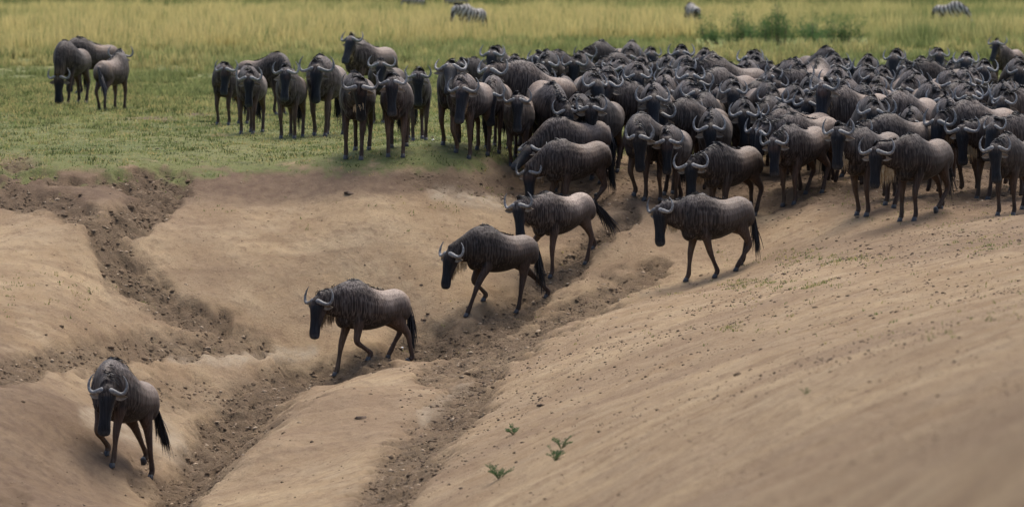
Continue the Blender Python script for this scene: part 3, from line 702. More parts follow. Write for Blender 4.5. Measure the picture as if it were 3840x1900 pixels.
hero((3755,730), 40, 412, (3605,482), (3630,632), 'tall very dark wildebeest with heavy black mane, second from the right in the front rank', ht=18, beard=1.7, pale_beard=1, tail=(0, 5), hxpx=[3692,3655,None,None], seed=13, voxel=.017, group=FR)
hero((3812,800), 34, 488, (3735,557), (3745,675), 'narrow faced young wildebeest in front at the right edge of the photo', ht=8, beard=1.2, seed=14, voxel=.017, pale_beard=1, group=FR)
LG = 'three wildebeest grazing apart at the far left'
hero((272,392), 18, 152, (222,308), (214,398), 'grazing wildebeest at the far left with its muzzle down in the grass', seed=15, group=LG)
hero((352,352), 62, 138, (268,300), (262,385), 'wildebeest behind the grazing one at the far left, high dark shoulder showing', seed=16, group=LG)
hero((420,414), -158, 192, (452,205), (452,290), 'wildebeest seen from behind beside the grazing pair, black tail swept left', tail=(-60, 40), seed=17, group=LG)
MG = 'wildebeest standing in a loose row on the green grass'
hero((868,468), 24, 232, (850,257), (826,360), 'leftmost wildebeest of the loose row on the grass, head turned left', seed=18, group=MG)
hero((944,500), 8, 240, (938,292), (934,405), 'second wildebeest from the left in the loose row, lowered head before a sloping back', seed=19, group=MG)
hero((985,430), -60, 196, (1050,272), (1052,350), 'wildebeest standing sideways behind the loose row, arched dark back, facing right', seed=20, group=MG)
hero((1094,517), 8, 246, (1072,266), (1070,368), 'brown wildebeest third from the left in the front of the loose row, tawny chin', seed=21, pale_beard=1, group=MG)
hero((1226,508), 14, 200, (1185,258), (1173,385), 'tall wildebeest of the loose row with upright horns and black mane tuft above them', seed=22, group=MG)
hero((1342,577), 6, 250, (1352,322), (1358,440), 'wildebeest foremost in the loose row with black face and big cream beard', beard=1.1, seed=23, pale_beard=1, group=MG)
hero((1490,567), 2, 262, (1470,306), (1465,432), 'wildebeest with square black face looking straight ahead, right of the cream bearded one', seed=24, pale_beard=1, group=MG)
hero((1566,526), -6, 255, (1567,280), (1562,388), 'round bodied wildebeest with wide upcurled horns, rightmost of the loose row', seed=25, pale_beard=1, group=MG)
hero((1392,388), 46, 142, (1322,150), (1302,228), 'wildebeest holding its head high behind the loose row, cream throat on dark chest', seed=26, pale_beard=1, group=MG)
hero((1452,462), 24, 222, (1430,243), (1432,325), 'wildebeest between the high headed one and the square faced one', seed=27, group=MG)
LE = 'wildebeest at the left end of the packed herd'
hero((1765,580), 22, 270, (1735,335), (1713,458), 'big round bodied wildebeest foremost at the left end of the packed herd', seed=28, group=LE, fat_=0) if False else None
hero((1765,580), 22, 270, (1735,335), (1713,458), 'big round bodied wildebeest foremost at the left end of the packed herd', seed=28, group=LE)
hero((1712,545), 15, 232, (1688,256), (1680,345), 'wildebeest whose horns rise above the big round one at the left end of the herd', seed=29, group=LE)
hero((1862,560), 10, 280, (1837,352), (1838,470), 'slim wildebeest close right of the big round one at the left end of the herd', seed=30, group=LE)
hero((1948,630), 6, 345, (1937,374), (1937,502), 'wildebeest with pale beard standing foremost above the top of the path', seed=31, pale_beard=1, voxel=.017, group=LE)
hero((2032,556), 0, 255, (2020,302), (2018,418), 'wildebeest with tan chin looking over the shoulder of the pale bearded one', seed=32, pale_beard=1, group=LE)
hero((2190,636), 16, 340, (2162,405), (2145,535), 'left of two wildebeest standing shoulder to shoulder behind the path top', seed=33, pale_beard=1, group=LE)
hero((2268,660), 14, 345, (2215,402), (2222,540), 'right of two wildebeest standing shoulder to shoulder behind the path top', seed=34, group=LE)
hero((2412,612), 48, 298, (2280,318), (2285,410), 'massive pale backed wildebeest standing three quarters on, behind the shoulder to shoulder pair', hxpx=[2312,None,None,None], seed=35, group=LE)
RB = 'wildebeest at the right of the packed herd'
hero((3212,655), 52, 305, (3088,325), (3075,460), 'wildebeest with long bluish face and thick black mane rising above the front rank', seed=36, group=RB)
hero((3778,345), 40, 162, (3742,142), (3703,230), 'wildebeest holding its head high on open grass behind the right end of the herd', seed=37, group=RB)

VARS = [dict(np_=16, hy=0, seed=40), dict(np_=12, hy=10, ny=8, seed=41, mside=-1), dict(np_=14, hy=-12, ny=-8, seed=42, pale_beard=1), dict(np_=4, hy=5, hp=78, seed=43), dict(np_=24, hy=0, hp=64, seed=44, pale_beard=1),
        dict(np_=9, hy=-20, ny=-15, seed=45, mside=-1), dict(np_=20, hy=22, ny=14, seed=46, hp=68)]
vrng = random.Random(99)
VPROTO = []
for v in VARS:
    v = dict(v, hooves=[(a+vrng.uniform(-.1, .1), b, 0, 0) for a, b, _, _ in STAND], voxel=.024, fat=vrng.uniform(.92, 1.08), beard=vrng.uniform(.5, 1.0))
    r_, J_ = make_wildebeest(v, detail=0); VPROTO.append((r_, J_['poll'], [False]))
# photo x, photo y of the horn boss ('b') or the withers ('w'), heading, variant
CROWD = [(1865,172,'w',10,3),(1778,214,'w',26,3),(1925,232,'w',52,1),(1950,246,'b',10,0),(1990,276,'b',15,2),(2095,188,'w',46,3),(2172,236,'b',10,0),(2255,152,'w',32,3),(2262,246,'b',0,4),
 (2370,154,'w',6,3),(2112,330,'b',22,1),(2182,316,'b',5,0),(2440,202,'b',0,4),(2558,200,'b',2,4),(2650,190,'w',22,3),(2690,214,'w',58,0),(2736,198,'w',172,0),(2418,248,'b',2,0),(2502,252,'b',8,1),
 (2480,302,'b',12,2),(2560,295,'b',4,0),(2606,338,'b',10,6),(2675,336,'b',6,0),(2722,272,'b',-5,2),(2768,270,'b',8,1),(2722,308,'w',32,3),(2515,362,'b',16,1),(2575,345,'w',42,3),(2740,396,'b',4,0),(2772,398,'b',20,5),
 (2830,188,'w',16,3),(2893,262,'b',-38,6),(2965,272,'b',-18,0),(2895,345,'b',2,0),(2948,303,'w',42,3),(2858,415,'b',26,1),(2935,385,'w',48,3),(3082,252,'b',4,0),(3150,312,'b',-4,4),(3180,244,'b',-58,4),
 (3350,216,'b',18,4),(3312,288,'b',8,0),(3395,330,'w',38,3),(3425,292,'b',2,0),(3462,312,'b',-5,2),(3520,206,'b',0,4),(3622,228,'b',10,4),(3692,258,'b',14,4),(3605,345,'b',0,0),(3728,304,'w',46,3),
 (3550,414,'b',2,1),(3800,262,'b',5,0),(3650,378,'w',46,3),(3378,420,'w',56,1),(3262,416,'b',6,0),(3450,440,'b',10,1),(3820,422,'w',40,3),(3835,320,'w',30,0),(3480,225,'w',60,3),(3440,255,'b',20,0),
 (3010,258,'b',10,1),(3040,300,'b',18,0),(2350,300,'b',-8,2),(2330,255,'b',12,6),(2600,260,'b',-6,2),(2640,265,'w',38,1),(2820,300,'b',14,1),(2640,400,'b',20,5),(3000,330,'b',24,1),
 (2050,238,'b',12,1),(1905,300,'b',14,5),(3260,250,'b',8,0),(3240,330,'b',20,2),(3130,268,'b',16,1),(3400,250,'w',200,3),(3570,260,'b',25,1),(3520,300,'w',40,3),(2900,230,'w',20,0),(3050,215,'w',-170,3),(3120,230,'b',-25,5),(2220,290,'b',-8,6),(2620,225,'b',14,0),(2500,212,'w',30,5),(2310,195,'w',40,1),(2840,245,'b',0,0),(3750,360,'b',12,1),(3660,300,'b',-6,2),(3330,250,'w',24,0),(2820,340,'b',-12,2),(3300,350,'b',32,6),(2690,430,'b',24,1),(3010,420,'w',52,2),(2990,250,'w',48,3)]
CROWD = [(a, b, c, (t*.6 if 0 < t < 60 and c == 'b' else t), (v if c == 'b' or v != 3 or (a*7+b) % 3 else 4)) for a, b, c, t, v in CROWD]
CROWD += [(x_, y_, 'b', vrng.choice((0, 8, 15, -6, 24, -14)), vrng.choice((0, 1, 2, 4, 6))) for x_, y_ in ((2135,300),(2240,330),(2390,285),(2530,330),(2655,300),(2790,330),(2925,300),(2960,360),(3060,350),(3170,350),(3215,290),(3370,310),(3490,350),(3590,300),(3710,330))]
items = []
for (sx, sy, an, t, v) in CROWD:
    d, l = dirs(t); s = vrng.uniform(.86, 1.05); pl = VPROTO[v][1]
    if an == 'b': off = s*(pl[0]*d+pl[1]*l); h = s*pl[2]
    else: off = s*.36*d; h = s*1.32
    X, Y, Z = hit(sx, sy, h, off); items.append([X-off[0], Y-off[1], t, s, v, sx, sy])
fixed = np.array(OCC)
for it in range(50):                        # push bodies out of each other, mostly in depth
    foot = [footprint(i[0], i[1], i[2], i[3]) for i in items]
    for a, A_ in enumerate(items):
        fx = fy = 0
        FA = np.array(foot[a]); others = [fixed]+[np.array(f) for b, f in enumerate(foot) if b != a and abs(items[b][1]-A_[1]) < 3.2]
        O = np.concatenate(others)
        D = FA[:, None, :2]-O[None, :, :2]; dist = np.sqrt((D**2).sum(-1))+1e-6; ov = np.clip((FA[:, None, 2]+O[None, :, 2])-dist, 0, None)
        push = (D/dist[..., None]*ov[..., None]).sum((0, 1))
        A_[0] += float(np.clip(push[0], -.2, .2))*.18; A_[1] += float(np.clip(push[1]+.02*np.sign(push[1]), -.5, .5))*.5
items.sort(key=lambda q: q[1])
def ordinal(n): return ['first','second','third','fourth','fifth','sixth','seventh','eighth','ninth','tenth','eleventh','twelfth','thirteenth','fourteenth','fifteenth','sixteenth','seventeenth','eighteenth','nineteenth','twentieth','twenty-first','twenty-second','twenty-third','twenty-fourth','twenty-fifth','twenty-sixth','twenty-seventh','twenty-eighth','twenty-ninth','thirtieth','thirty-first','thirty-second'][n]
rows_ = [[] for _ in range(5)]; step = math.ceil(len(items)/5)
for k, it in enumerate(items): rows_[k//step].append(it)
RN = ['second rank of herd', 'third rank of herd', 'fourth rank of herd', 'fifth rank of herd', 'rearmost rank of herd']
PN = {0: 'head level', 1: 'head turned left', 2: 'pale bearded', 3: 'head lowered', 4: 'head raised', 5: 'head turned aside', 6: 'head tilted'}
def facing(t):
    t = (t+180) % 360-180
    if abs(t) > 120: return 'seen from behind'
    if t > 30: return 'facing left'
    if t < -30: return 'facing right'
    if abs(t) < 6: return 'facing the camera'
    return 'facing half left' if t > 0 else 'facing half right'
for ri, row in enumerate(rows_):
    row.sort(key=lambda q: proj(q[0], q[1], 1.0)[0])
    for k, (X, Y, t, s, v, sx, sy) in enumerate(row):
        src, pl, used = VPROTO[v]
        r_ = copy_tree(src) if used[0] else src; used[0] = True
        t += vrng.uniform(-4, 4); d, l = dirs(t); zf = float(gz(X+.41*d[0], Y+.41*d[1])); zr_ = float(gz(X-.53*d[0], Y-.53*d[1]))
        r_.location = (X, Y, (zf+zr_)/2-.005); r_.rotation_euler = Euler((0, math.atan2(zr_-zf, .94), rz(t)), 'XYZ'); r_.scale = (s,)*3
        r_['label'] = f'wildebeest {facing(t)}, {PN[v]}, {ordinal(k)} from left in {RN[ri]}'
        r_['category'] = 'wildebeest'; r_['group'] = 'wildebeest packed together in the herd'
        hq = vrng.uniform(.78, .98)
        for ch in r_.children:
            if ch.name.startswith('horn'): ch.scale = (hq, hq, hq)
        if '_boss' in r_: del r_['_boss']

# ------------------------------------------------------------------ zebras on the far plain
def zebra_material():
    m = NM('zebra_coat', .7, .2); co = m.coord('Object')
    d = m.noise(co, 2.2, 2, .5, 0)
    sx_ = m.n.new('ShaderNodeSeparateXYZ'); m.l.new(co, sx_.inputs[0])
    ph = m.math('ADD', m.math('MULTIPLY', sx_.outputs[0], 34.0), m.math('MULTIPLY', d, 16.0)); ph = m.math('ADD', ph, m.math('MULTIPLY', sx_.outputs[2], 9.0))
    w_ = m.math('SINE', ph); c = m.mix(m.ramp(w_, -.15, .25), (.40, .375, .34), (.06, .055, .05)); m.base(c); return m.m
M_ZEB = zebra_material()
def make_zebra(sp, seed):
    sp = {**SPEC0, **sp, 'seed': seed}; me, co, pid, tt, J = body_geo(sp)
    finish_body(me, np.full((len(co), 3), .5), np.zeros((len(co), 3)), M_ZEB)
    root = bpy.data.objects.new('zebra', None); COL.objects.link(root); link('body', me, root)
    nk = catmull(np.column_stack([J['neck'], J['nk_v']]), 24); roots = []; ds = []; ls = []; rs = np.random.RandomState(seed)
    for q in nk[8:]:
        for k in range(8): roots.append(q[:3]+V3(0, 0, q[3]*.9)+rs.normal(0, .008, 3)); ds.append(V3(-.3, 0, 1)); ls.append(.10)
    V, F = strands(roots, ds, ls, .012, .02, seed, 2); link('mane', mesh_np('mane', V, F, M_BLACKHAIR), root)
    hm = head_matrix(J)
    for s_ in (-1, 1):
        e = link('ear', EARS[s_], root); e.matrix_local = hm@Matrix.Translation((-.12, -s_*.05, .05))@Euler((0, 0, R(-75*s_))).to_matrix().to_4x4()
    link('tail', make_tail(sp, J, seed), root)
    return root
zs = [((1772,142), 48, dict(np_=22), 1.12, 'zebra grazing forward left of centre on the far plain, facing left, pale belly'),
      ((2600,116), 165, dict(np_=12, hp=60), 1.05, 'zebra seen from behind on the far plain above the herd beside the green bush'),
      ((3552,116), -70, dict(np_=-20), 1.1, 'zebra with lowered head on the far plain at the upper right'),
      ((1560,52), 75, dict(np_=0), 1.0, 'zebra cut by the top edge of the photo, leftmost of a pair'),
      ((1700,48), -80, dict(np_=-10), 1.0, 'zebra cut by the top edge of the photo, rightmost of a pair')]
for i, (c, t, sp, s, lab) in enumerate(zs):
    hv = [(a, b*.9, 0, 0) for a, b, _, _ in STAND]; z_ = make_zebra(dict(sp, hooves=hv, voxel=.03, fat=1.05), 60+i)
    X, Y, Z = hit(*c); z_.location = (X, Y, 0); z_.rotation_euler = (0, 0, rz(t)); z_.scale = (s,)*3
    z_['label'] = lab; z_['category'] = 'zebra'; z_['group'] = 'zebras far out on the plain'

# ------------------------------------------------------------------ vegetation
def blade_material(name, rough=.7):
    m = NM(name, rough, .15); a = m.attr('col'); m.base(a.outputs['Color'])      # leaves let light through
    tl = m.n.new('ShaderNodeBsdfTranslucent'); m.l.new(a.outputs['Color'], tl.inputs[0]); mx = m.n.new('ShaderNodeMixShader'); mx.inputs[0].default_value = .5
    out = [n for n in m.n if n.type == 'OUTPUT_MATERIAL'][0]; m.l.new(m.b.outputs[0], mx.inputs[1]); m.l.new(tl.outputs[0], mx.inputs[2]); m.l.new(mx.outputs[0], out.inputs[0])
    return m.m
M_BLADE = blade_material('grass_blades')
def blades(name, X, Y, Z, H, Wd, C0, C1, lean=.35, per=5, spread=.04, seed=0):
    """tufts: per triangular blades from each root, C0 colour at the foot, C1 at the tip"""
    rs = np.random.RandomState(seed); n = len(X); N = n*per
    x = np.repeat(X, per)+rs.normal(0, 1, N)*np.repeat(spread if np.ndim(spread) else np.full(n, spread), per); y = np.repeat(Y, per)+rs.normal(0, 1, N)*np.repeat(spread if np.ndim(spread) else np.full(n, spread), per)
    z = np.repeat(Z, per)-.01; h = np.repeat(H, per)*rs.uniform(.55, 1.15, N); wd = np.repeat(Wd, per)*rs.uniform(.7, 1.3, N)
    a = rs.uniform(0, 2*math.pi, N); b = rs.uniform(0, 2*math.pi, N); ln = h*rs.uniform(0, lean, N)
    V = np.empty((N, 3, 3)); V[:, 0] = np.stack([x-wd*np.cos(a), y-wd*np.sin(a), z], 1); V[:, 1] = np.stack([x+wd*np.cos(a), y+wd*np.sin(a), z], 1)
    V[:, 2] = np.stack([x+ln*np.cos(b), y+ln*np.sin(b), z+h], 1)
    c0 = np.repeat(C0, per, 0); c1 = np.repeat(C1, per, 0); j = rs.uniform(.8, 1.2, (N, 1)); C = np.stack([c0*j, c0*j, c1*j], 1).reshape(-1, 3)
    return mesh_np(name, V.reshape(-1, 3), np.arange(N*3).reshape(-1, 3), M_BLADE, False, C)
GRN = np.array([.16, .205, .07]); YEL = np.array([.60, .49, .21]); LIME = np.array([.38, .40, .16]); DGR = np.array([.085, .125, .045]); OLV = np.array([.26, .25, .10])
def lerp(a, b, t): return a*(1-t[:, None])+b*t[:, None]
def scatter(n, y0, y1, rs, m=1.12):
    Y = (y0**2+(y1**2-y0**2)*rs.rand(n))**.5 if y1/y0 < 2 else np.exp(rs.uniform(math.log(y0), math.log(y1), n)); X = rs.uniform(-1, 1, n)*Y*.12*m; return X, Y
rs = np.random.RandomState(5)
# short grazed lawn
X, Y = scatter(110000, 57, 112, rs); zb_ = zbase(X, Y); tr_, gr_, sp_, px_, py_ = masks(X, Y, zb_); pat = fbm(X*.5, Y*.22, 4, 201); fine = fbm(X*3, Y*1.5, 3, 202)
keep = rs.rand(len(X)) < gr_*(.35+1.1*sstep(.3, .6, fine)); X, Y, pat, fine = X[keep], Y[keep], pat[keep], fine[keep]
hgt = .026+.045*sstep(64, 92, Y)*rs.uniform(.4, 1.3, len(X))+.03*sstep(.55, .7, fine)
dead = (rs.rand(len(X)) < .2+.25*sstep(.5, .65, fbm(X*1.4, Y*.7, 3, 208)))[:, None]
c1 = lerp(GRN*1.15, LIME*.9, np.clip(sstep(.35, .65, pat)*.6+sstep(62, 95, Y)*.5, 0, 1)); c1 = np.where(dead, YEL*.8, c1); dk_ = (rs.rand(len(X)) < .10+.3*sstep(.56, .66, fbm(X*2.2, Y*1.0, 3, 209)))[:, None]; c1 = np.where(dk_, GRN*.55, c1); hgt = hgt*(1+.4*dk_[:, 0])
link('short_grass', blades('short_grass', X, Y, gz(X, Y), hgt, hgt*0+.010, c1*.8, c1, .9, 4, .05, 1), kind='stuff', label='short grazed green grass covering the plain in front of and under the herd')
# thin green growth creeping over the bare earth
X, Y = scatter(160000, 30, 66, rs); zb_ = zbase(X, Y); tr_, gr_, sp_, px_, py_ = masks(X, Y, zb_)
keep = rs.rand(len(X)) < np.clip(sp_*.75, 0, 1)*(gr_ < .5)+.006*(py_ < 1300)*(px_ > 0); X, Y = X[keep], Y[keep]; n_ = len(X)
c1 = lerp(GRN*.9, YEL*.8, rs.rand(n_)**1.5)
link('creeping_grass', blades('creeping_grass', X, Y, gz(X, Y), rs.uniform(.015, .05, n_), np.full(n_, .008), c1*.8, c1, 1.0, 4, .03, 2), kind='stuff', label='sparse low green grass creeping over the bare earth slopes')
# knee-high green and yellow tussocks behind the herd
X, Y = scatter(34000, 84, 175, rs); pat = fbm(X*.28, Y*.10, 4, 203); lump = fbm(X*.9, Y*.35, 3, 204)
sx_, sy_ = proj(X, Y, X*0); left = sstep(1500, 300, sx_)
keep = (rs.rand(len(X)) < (.25+.75*sstep(.40, .58, lump))*(.3+.7*sstep(86, 115, Y)))&~((sx_ > 2600)&(sx_ < 3270)&(Y > 158)); X, Y, pat, lump, left = X[keep], Y[keep], pat[keep], lump[keep], left[keep]; n_ = len(X)
hgt = (.10+.22*sstep(90, 150, Y))*rs.uniform(.5, 1.25, n_)*(.6+.8*sstep(.45, .65, lump))
gold = np.clip(sstep(.45, .62, pat)*.8+left*sstep(120, 150, Y)*.7, 0, 1)*(rs.rand(n_) < .75); c1 = lerp(lerp(GRN*.95, LIME, rs.rand(n_)), YEL, gold)
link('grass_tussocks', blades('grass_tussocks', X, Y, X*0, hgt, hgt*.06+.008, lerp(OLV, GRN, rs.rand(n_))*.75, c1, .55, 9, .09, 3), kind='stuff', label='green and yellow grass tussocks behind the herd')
# tall golden grass
X, Y = scatter(60000, 138, 345, rs); pat = fbm(X*.10, Y*.035, 4, 205); lump = fbm(X*.45, Y*.12, 3, 206)
sx_, sy_ = proj(X, Y, X*0); rt = sstep(2300, 3300, sx_); ys0 = np.interp(sx_, [0, 700, 1500, 2600, 3840], [150, 152, 165, 172, 165])
inb = (sx_ > 2600)&(sx_ < 3270)&(Y < 185); keep = (~inb)&(Y > ys0+(pat-.5)*50)&(rs.rand(len(X)) < (.35+.65*sstep(.35, .5, lump))*(1-.4*rt)); X, Y, pat, lump, rt = X[keep], Y[keep], pat[keep], lump[keep], rt[keep]; n_ = len(X)
hgt = rs.uniform(.45, .95, n_)*(.75+.5*sstep(.4, .65, lump)); g_ = np.clip(.95*sstep(.30, .5, pat)-.35*rt+.15, 0, 1)*(rs.rand(n_) < .86)
c1 = lerp(lerp(GRN, LIME*.8, rs.rand(n_)), YEL*1.05, g_)
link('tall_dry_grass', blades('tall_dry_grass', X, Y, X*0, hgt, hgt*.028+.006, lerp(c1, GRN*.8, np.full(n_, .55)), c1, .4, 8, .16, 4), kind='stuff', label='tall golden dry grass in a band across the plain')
# dark green rushes at the far top edge
X, Y = scatter(26000, 330, 900, rs); pat = fbm(X*.05, Y*.012, 3, 207); keep = rs.rand(len(X)) < .45+.55*sstep(.4, .6, pat); X, Y, pat = X[keep], Y[keep], pat[keep]; n_ = len(X)
hgt = rs.uniform(.5, 1.1, n_); c1 = lerp(DGR*1.3, OLV*1.05, sstep(.3, .65, pat)*rs.rand(n_))
link('distant_rushes', blades('distant_rushes', X, Y, X*0, hgt, hgt*.05+.03, c1*.8, c1, .4, 8, .5, 5), kind='stuff', label='dark green rushes and grass at the far top edge')

# leafy bushes beyond the herd
M_LEAF = blade_material('bush_leaves', .6); M_TWIG = simple('twig_bark', (.12, .09, .06), (.2, .15, .1), 12)
def bush(c, wpx, h, lab, seed):
    rs = np.random.RandomState(seed); X, Y, Z = hit(*c); wd = wpx/FPX*Y/2
    root = bpy.data.objects.new('shrub', None); COL.objects.link(root); root.location = (X, Y, 0)
    cl = []; stems = []
    for k in range(int(20*wd)+8):
        a = rs.uniform(0, 6.28); r = rs.rand()**.75*rs.uniform(.75, 1.2); p = V3(wd*r*math.cos(a), wd*.45*r*math.sin(a), 0); top = p*1.05+V3(0, 0, h*(.5+.5*math.sqrt(max(0, 1-r*r)))*rs.uniform(.45, 1.15)*(.7+.5*math.sin(p[0]*2.3+seed)**2))
        q = catmull(np.array([p*.8, (p*.9+top*.4)*.75+V3(rs.normal(0, .05), 0, .05), top]), 6); stems.append(loft(q, np.linspace(.018, .005, 6), np.linspace(.018, .005, 6), V3(1, .1, 0), 5))
        for j in range(9): cl.append(q[rs.randint(2, 6)]+rs.normal(0, .13, 3)*V3(1, 1, .8))
    V, F = join(stems); link('stems', mesh_np('stems', V, F, M_TWIG), root)
    cl = np.array(cl); n = len(cl)*22; c0 = np.repeat(cl, 22, 0)+rs.normal(0, .075, (n, 3)); c0[:, 2] = np.abs(c0[:, 2])+.01
    d = rs.normal(0, 1, (n, 3)); d[:, 2] = np.abs(d[:, 2])*.6; d /= np.linalg.norm(d, axis=1)[:, None]; e = np.cross(d, rs.normal(0, 1, (n, 3))); e /= np.linalg.norm(e, axis=1)[:, None]; L = rs.uniform(.035, .07, (n, 1))
    V = np.stack([c0, c0+d*L*.5+e*L*.28, c0+d*L, c0+d*L*.5-e*L*.28], 1).reshape(-1, 3)
    col = np.repeat(lerp(np.array([.04, .095, .035]), np.array([.12, .21, .07]), rs.rand(n)), 4, 0)
    lf = link('leaves', mesh_np('leaves', V, np.arange(n*4).reshape(-1, 4), M_LEAF, False, col), root); lf['kind'] = 'stuff'
    root['label'] = lab; root['category'] = 'shrub'; root['group'] = 'green shrubs beyond the herd'
bush((2745,168), 270, 1.15, 'leftmost of the three low green shrubs in the dry grass beyond the herd', 1)
bush((2925,172), 290, 1.3, 'middle and tallest of the three low green shrubs beyond the herd', 2)
bush((3130,166), 260, 1.1, 'rightmost of the three low green shrubs in the dry grass beyond the herd', 3)
# dark tuft on the lawn
def tuft(name, c, h, r, n, col, lab, cat, seed, group=None, wd=.006, lean=.7):
    rs = np.random.RandomState(seed); X, Y, Z = hit(*c); me = None
    a = rs.uniform(0, 6.28, n); rr = r*rs.rand(n)**.6; x = X+rr*np.cos(a); y = Y+rr*np.sin(a); zz = gz(x, y) if Y < 83 else x*0
    m_ = blades(name, x-X, y-Y, zz-Z, np.full(n, h)*rs.uniform(.5, 1.1, n), np.full(n, wd), np.tile(np.array(col)*.8, (n, 1)), np.tile(np.array(col), (n, 1)), lean, 4, r*.15, seed)
    o = link(name, m_, label=lab, category=cat, group=group, kind='stuff'); o.location = (X, Y, Z); return o
tuft('grass_tuft', (765,458), .05, .16, 150, (.06, .09, .035), 'dark green grass tuft on the lawn left of the loose row', 'plant', 1)
def sprig(c, h, lab, seed, n=9):
    """small leafy weed: arched stems with paired leaves"""
    rs = np.random.RandomState(seed); X, Y, Z = hit(*c); root = bpy.data.objects.new('weed', None); COL.objects.link(root); root.location = (X, Y, Z-.01); st = []; V = []; F = []
    for k in range(n):
        a = rs.uniform(0, 6.28); d = V3(math.cos(a)*.8, math.sin(a)*.8, rs.uniform(.5, 1.2)); L = h*rs.uniform(.6, 1.2)
        q = catmull(np.array([V3(0, 0, 0), d*L*.5+V3(0, 0, .01), d*L*V3(1, 1, .85)]), 7); st.append(loft(q, np.linspace(.004, .0015, 7), np.linspace(.004, .0015, 7), V3(.2, .1, 1), 5))
        for i in range(2, 7):
            for s_ in (-1, 1):
                u = np.cross(d, V3(0, 0, 1)); u /= np.linalg.norm(u); l = h*.26*rs.uniform(.7, 1.2); e = u*s_+V3(0, 0, .35)+d*.4; e /= np.linalg.norm(e); f_ = np.cross(e, V3(rs.normal(), rs.normal(), 1)); f_ /= np.linalg.norm(f_); b = len(V)
                V += [q[i], q[i]+e*l*.5+f_*l*.2, q[i]+e*l, q[i]+e*l*.5-f_*l*.2]; F.append((b, b+1, b+2, b+3))
    v, f = join(st); link('stems', mesh_np('stems', v, f, M_LEAF, False, np.tile([.09, .13, .05], (len(v), 1))), root)
    cc = np.repeat(lerp(np.array([.035, .085, .035]), np.array([.085, .14, .055]), rs.rand(len(F))), 4, 0); link('leaves', mesh_np('leaves', np.array(V), np.array(F), M_LEAF, False, cc), root)
    root['label'] = lab; root['category'] = 'weed'; root['group'] = 'green weeds on the near slope'
sprig((1925,1628), .12, 'small green weed on the near slope, uppermost left of the lower ones', 11)
sprig((2105,1680), .12, 'green weed on the near slope, upper of the two standing close together', 12, 8)
sprig((2085,1725), .12, 'green weed on the near slope, lower of the two standing close together', 13, 8)
sprig((1872,1795), .13, 'bushy green weed lowest on the near slope, near the dark trampled gully', 14, 12)
sprig((3022,1478), .06, 'tiny green weed alone in the middle of the bare near slope', 15, 5)

# ------------------------------------------------------------------ loose earth: clods, stones, droppings
M_CLOD = simple('earth_clod', (.10, .07, .046), (.22, .155, .10), 9, .95, .1, .5); M_DROP = simple('dry_dropping', (.045, .032, .025), (.13, .092, .066), 20, .9, .1)
M_PALE = simple('pale_clod', (.36, .26, .17), (.55, .43, .30), 9, .95, .1)
def lumps(name, X, Y, S, mat, seed, flat=.6, sink=.3):
    rs = np.random.RandomState(seed); n = len(X)
    base = np.array([(0,0,1),(.9,0,.35),(.28,.86,.35),(-.73,.53,.35),(-.73,-.53,.35),(.28,-.86,.35),(.7,.5,-.5),(-.27,.85,-.5),(-.88,0,-.5),(-.27,-.85,-.5),(.7,-.5,-.5)])
    T = [(0,1,2),(0,2,3),(0,3,4),(0,4,5),(0,5,1),(1,6,2),(2,6,7),(2,7,3),(3,7,8),(3,8,4),(4,8,9),(4,9,5),(5,9,10),(5,10,1),(1,10,6)]
    V = base[None]*(S[:, None, None])*rs.uniform(.6, 1.3, (n, 11, 1))*np.stack([rs.uniform(.7, 1.5, n), rs.uniform(.7, 1.4, n), np.full(n, flat)*rs.uniform(.7, 1.3, n)], 1)[:, None]
    a = rs.uniform(0, 6.28, n); c_, s_ = np.cos(a)[:, None], np.sin(a)[:, None]; V = np.stack([V[..., 0]*c_-V[..., 1]*s_, V[..., 0]*s_+V[..., 1]*c_, V[..., 2]], -1)
    V += np.stack([X, Y, gz(X, Y)+S*flat*(1-2*sink)*.5], 1)[:, None]
    F = (np.array(T)[None]+(np.arange(n)*11)[:, None, None]).reshape(-1, 3); return mesh_np(name, V.reshape(-1, 3), F, mat)
rs = np.random.RandomState(21)
X, Y = scatter(190000, 36, 66, rs); zb_ = zbase(X, Y); tr_, gr_, sp_, px_, py_ = masks(X, Y, zb_)
k = rs.rand(len(X)) < sstep(.3, .8, tr_)*.55+.003*(gr_ < .3); Xc, Yc = X[k], Y[k]; S = np.exp(rs.normal(-4.25, .5, len(Xc)))
link('earth_clods', lumps('earth_clods', Xc, Yc, np.clip(S, .006, .05), M_CLOD, 31, .55, .75), kind='stuff', label='dark loose clods of trampled earth in the gullies and along the paths')
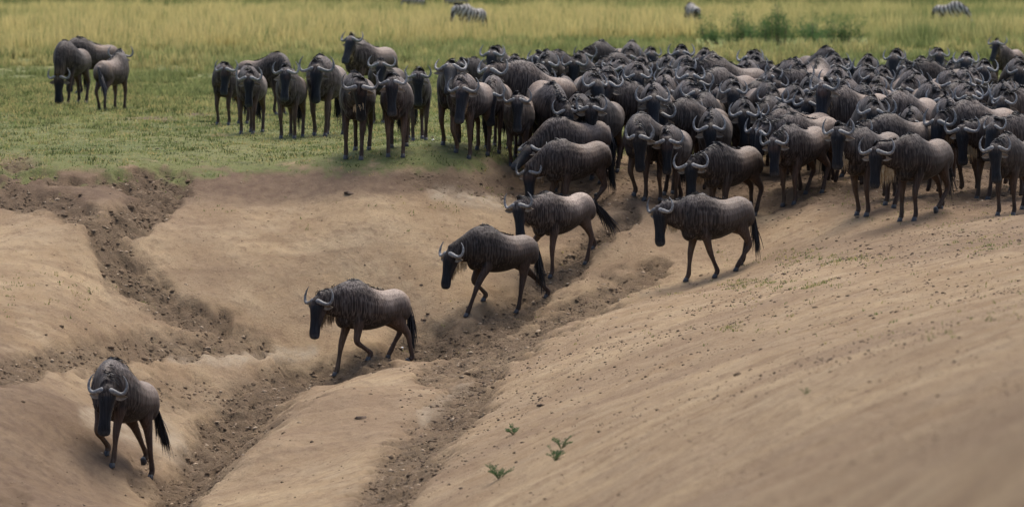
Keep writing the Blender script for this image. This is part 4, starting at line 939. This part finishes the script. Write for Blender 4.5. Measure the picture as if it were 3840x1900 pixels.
k = rs.rand(len(X)) < sstep(.3, .9, tr_)*.10+.002*(gr_ < .3); Xc, Yc = X[k], Y[k]; S = np.exp(rs.normal(-4.2, .45, len(Xc)))
link('pale_clods', lumps('pale_clods', Xc, Yc, np.clip(S, .006, .04), M_PALE, 32, .5, .7), kind='stuff', label='pale dry clods scattered among the trampled earth')
X = np.concatenate([rs.uniform(-1, 1, 60000)]); Y = rs.uniform(14, 72, 60000); X = X*Y*.13; zb_ = zbase(X, Y); tr_, gr_, sp_, px_, py_ = masks(X, Y, zb_)
dens = .4*(.15+sstep(.45, .68, fbm(X*.9+Y*.4, Y*.35, 4, 301))*1.6)*(px_ > 1500)+.035; k = (rs.rand(len(X)) < dens*np.clip(Y/55, .4, 1)**1.5)
Xc, Yc = X[k], Y[k]; S = np.clip(np.exp(rs.normal(-4.55, .4, len(Xc))), .006, .03)*np.clip(Yc/50, .35, 1)
link('dry_droppings', lumps('dry_droppings', Xc, Yc, S, M_DROP, 33), kind='stuff', label='small dark dry droppings scattered over the slope and grass')
def lump_thing(name, c, size, mat, lab, cat, seed, flat=.6):
    X, Y, Z = hit(*c); me = lumps(name, np.array([X]), np.array([Y]), np.array([size]), mat, seed, flat, .3)
    co = np.empty(len(me.vertices)*3, np.float32); me.vertices.foreach_get('co', co); co = co.reshape(-1, 3)-np.array([X, Y, Z], np.float32); me.vertices.foreach_set('co', co.ravel()); me.update()
    o = link(name, me, label=lab, category=cat); o.location = (X, Y, Z); return o
lump_thing('dung_pat', (1305,727), .11, M_DROP, 'dark dung pat lying on the bare earth below the loose row', 'dung pat', 41, .3)
lump_thing('dung_pat', (1357,1568), .065, M_DROP, 'dark dung pat on the rounded earth ridge beside the gully', 'dung pat', 42, .35)
lump_thing('dung_pat', (2030,1522), .06, M_DROP, 'small dark dung pat on the near slope above the green weeds', 'dung pat', 43, .5)
lump_thing('white_stone', (1508,1313), .02, NM('white_stone').m, 'small white stone by the hooves of the animal in the gully', 'stone', 44)
lump_thing('white_stone', (1625,527), .028, NM('white_stone2').m, 'small white stone on the lawn left of the packed herd', 'stone', 45)
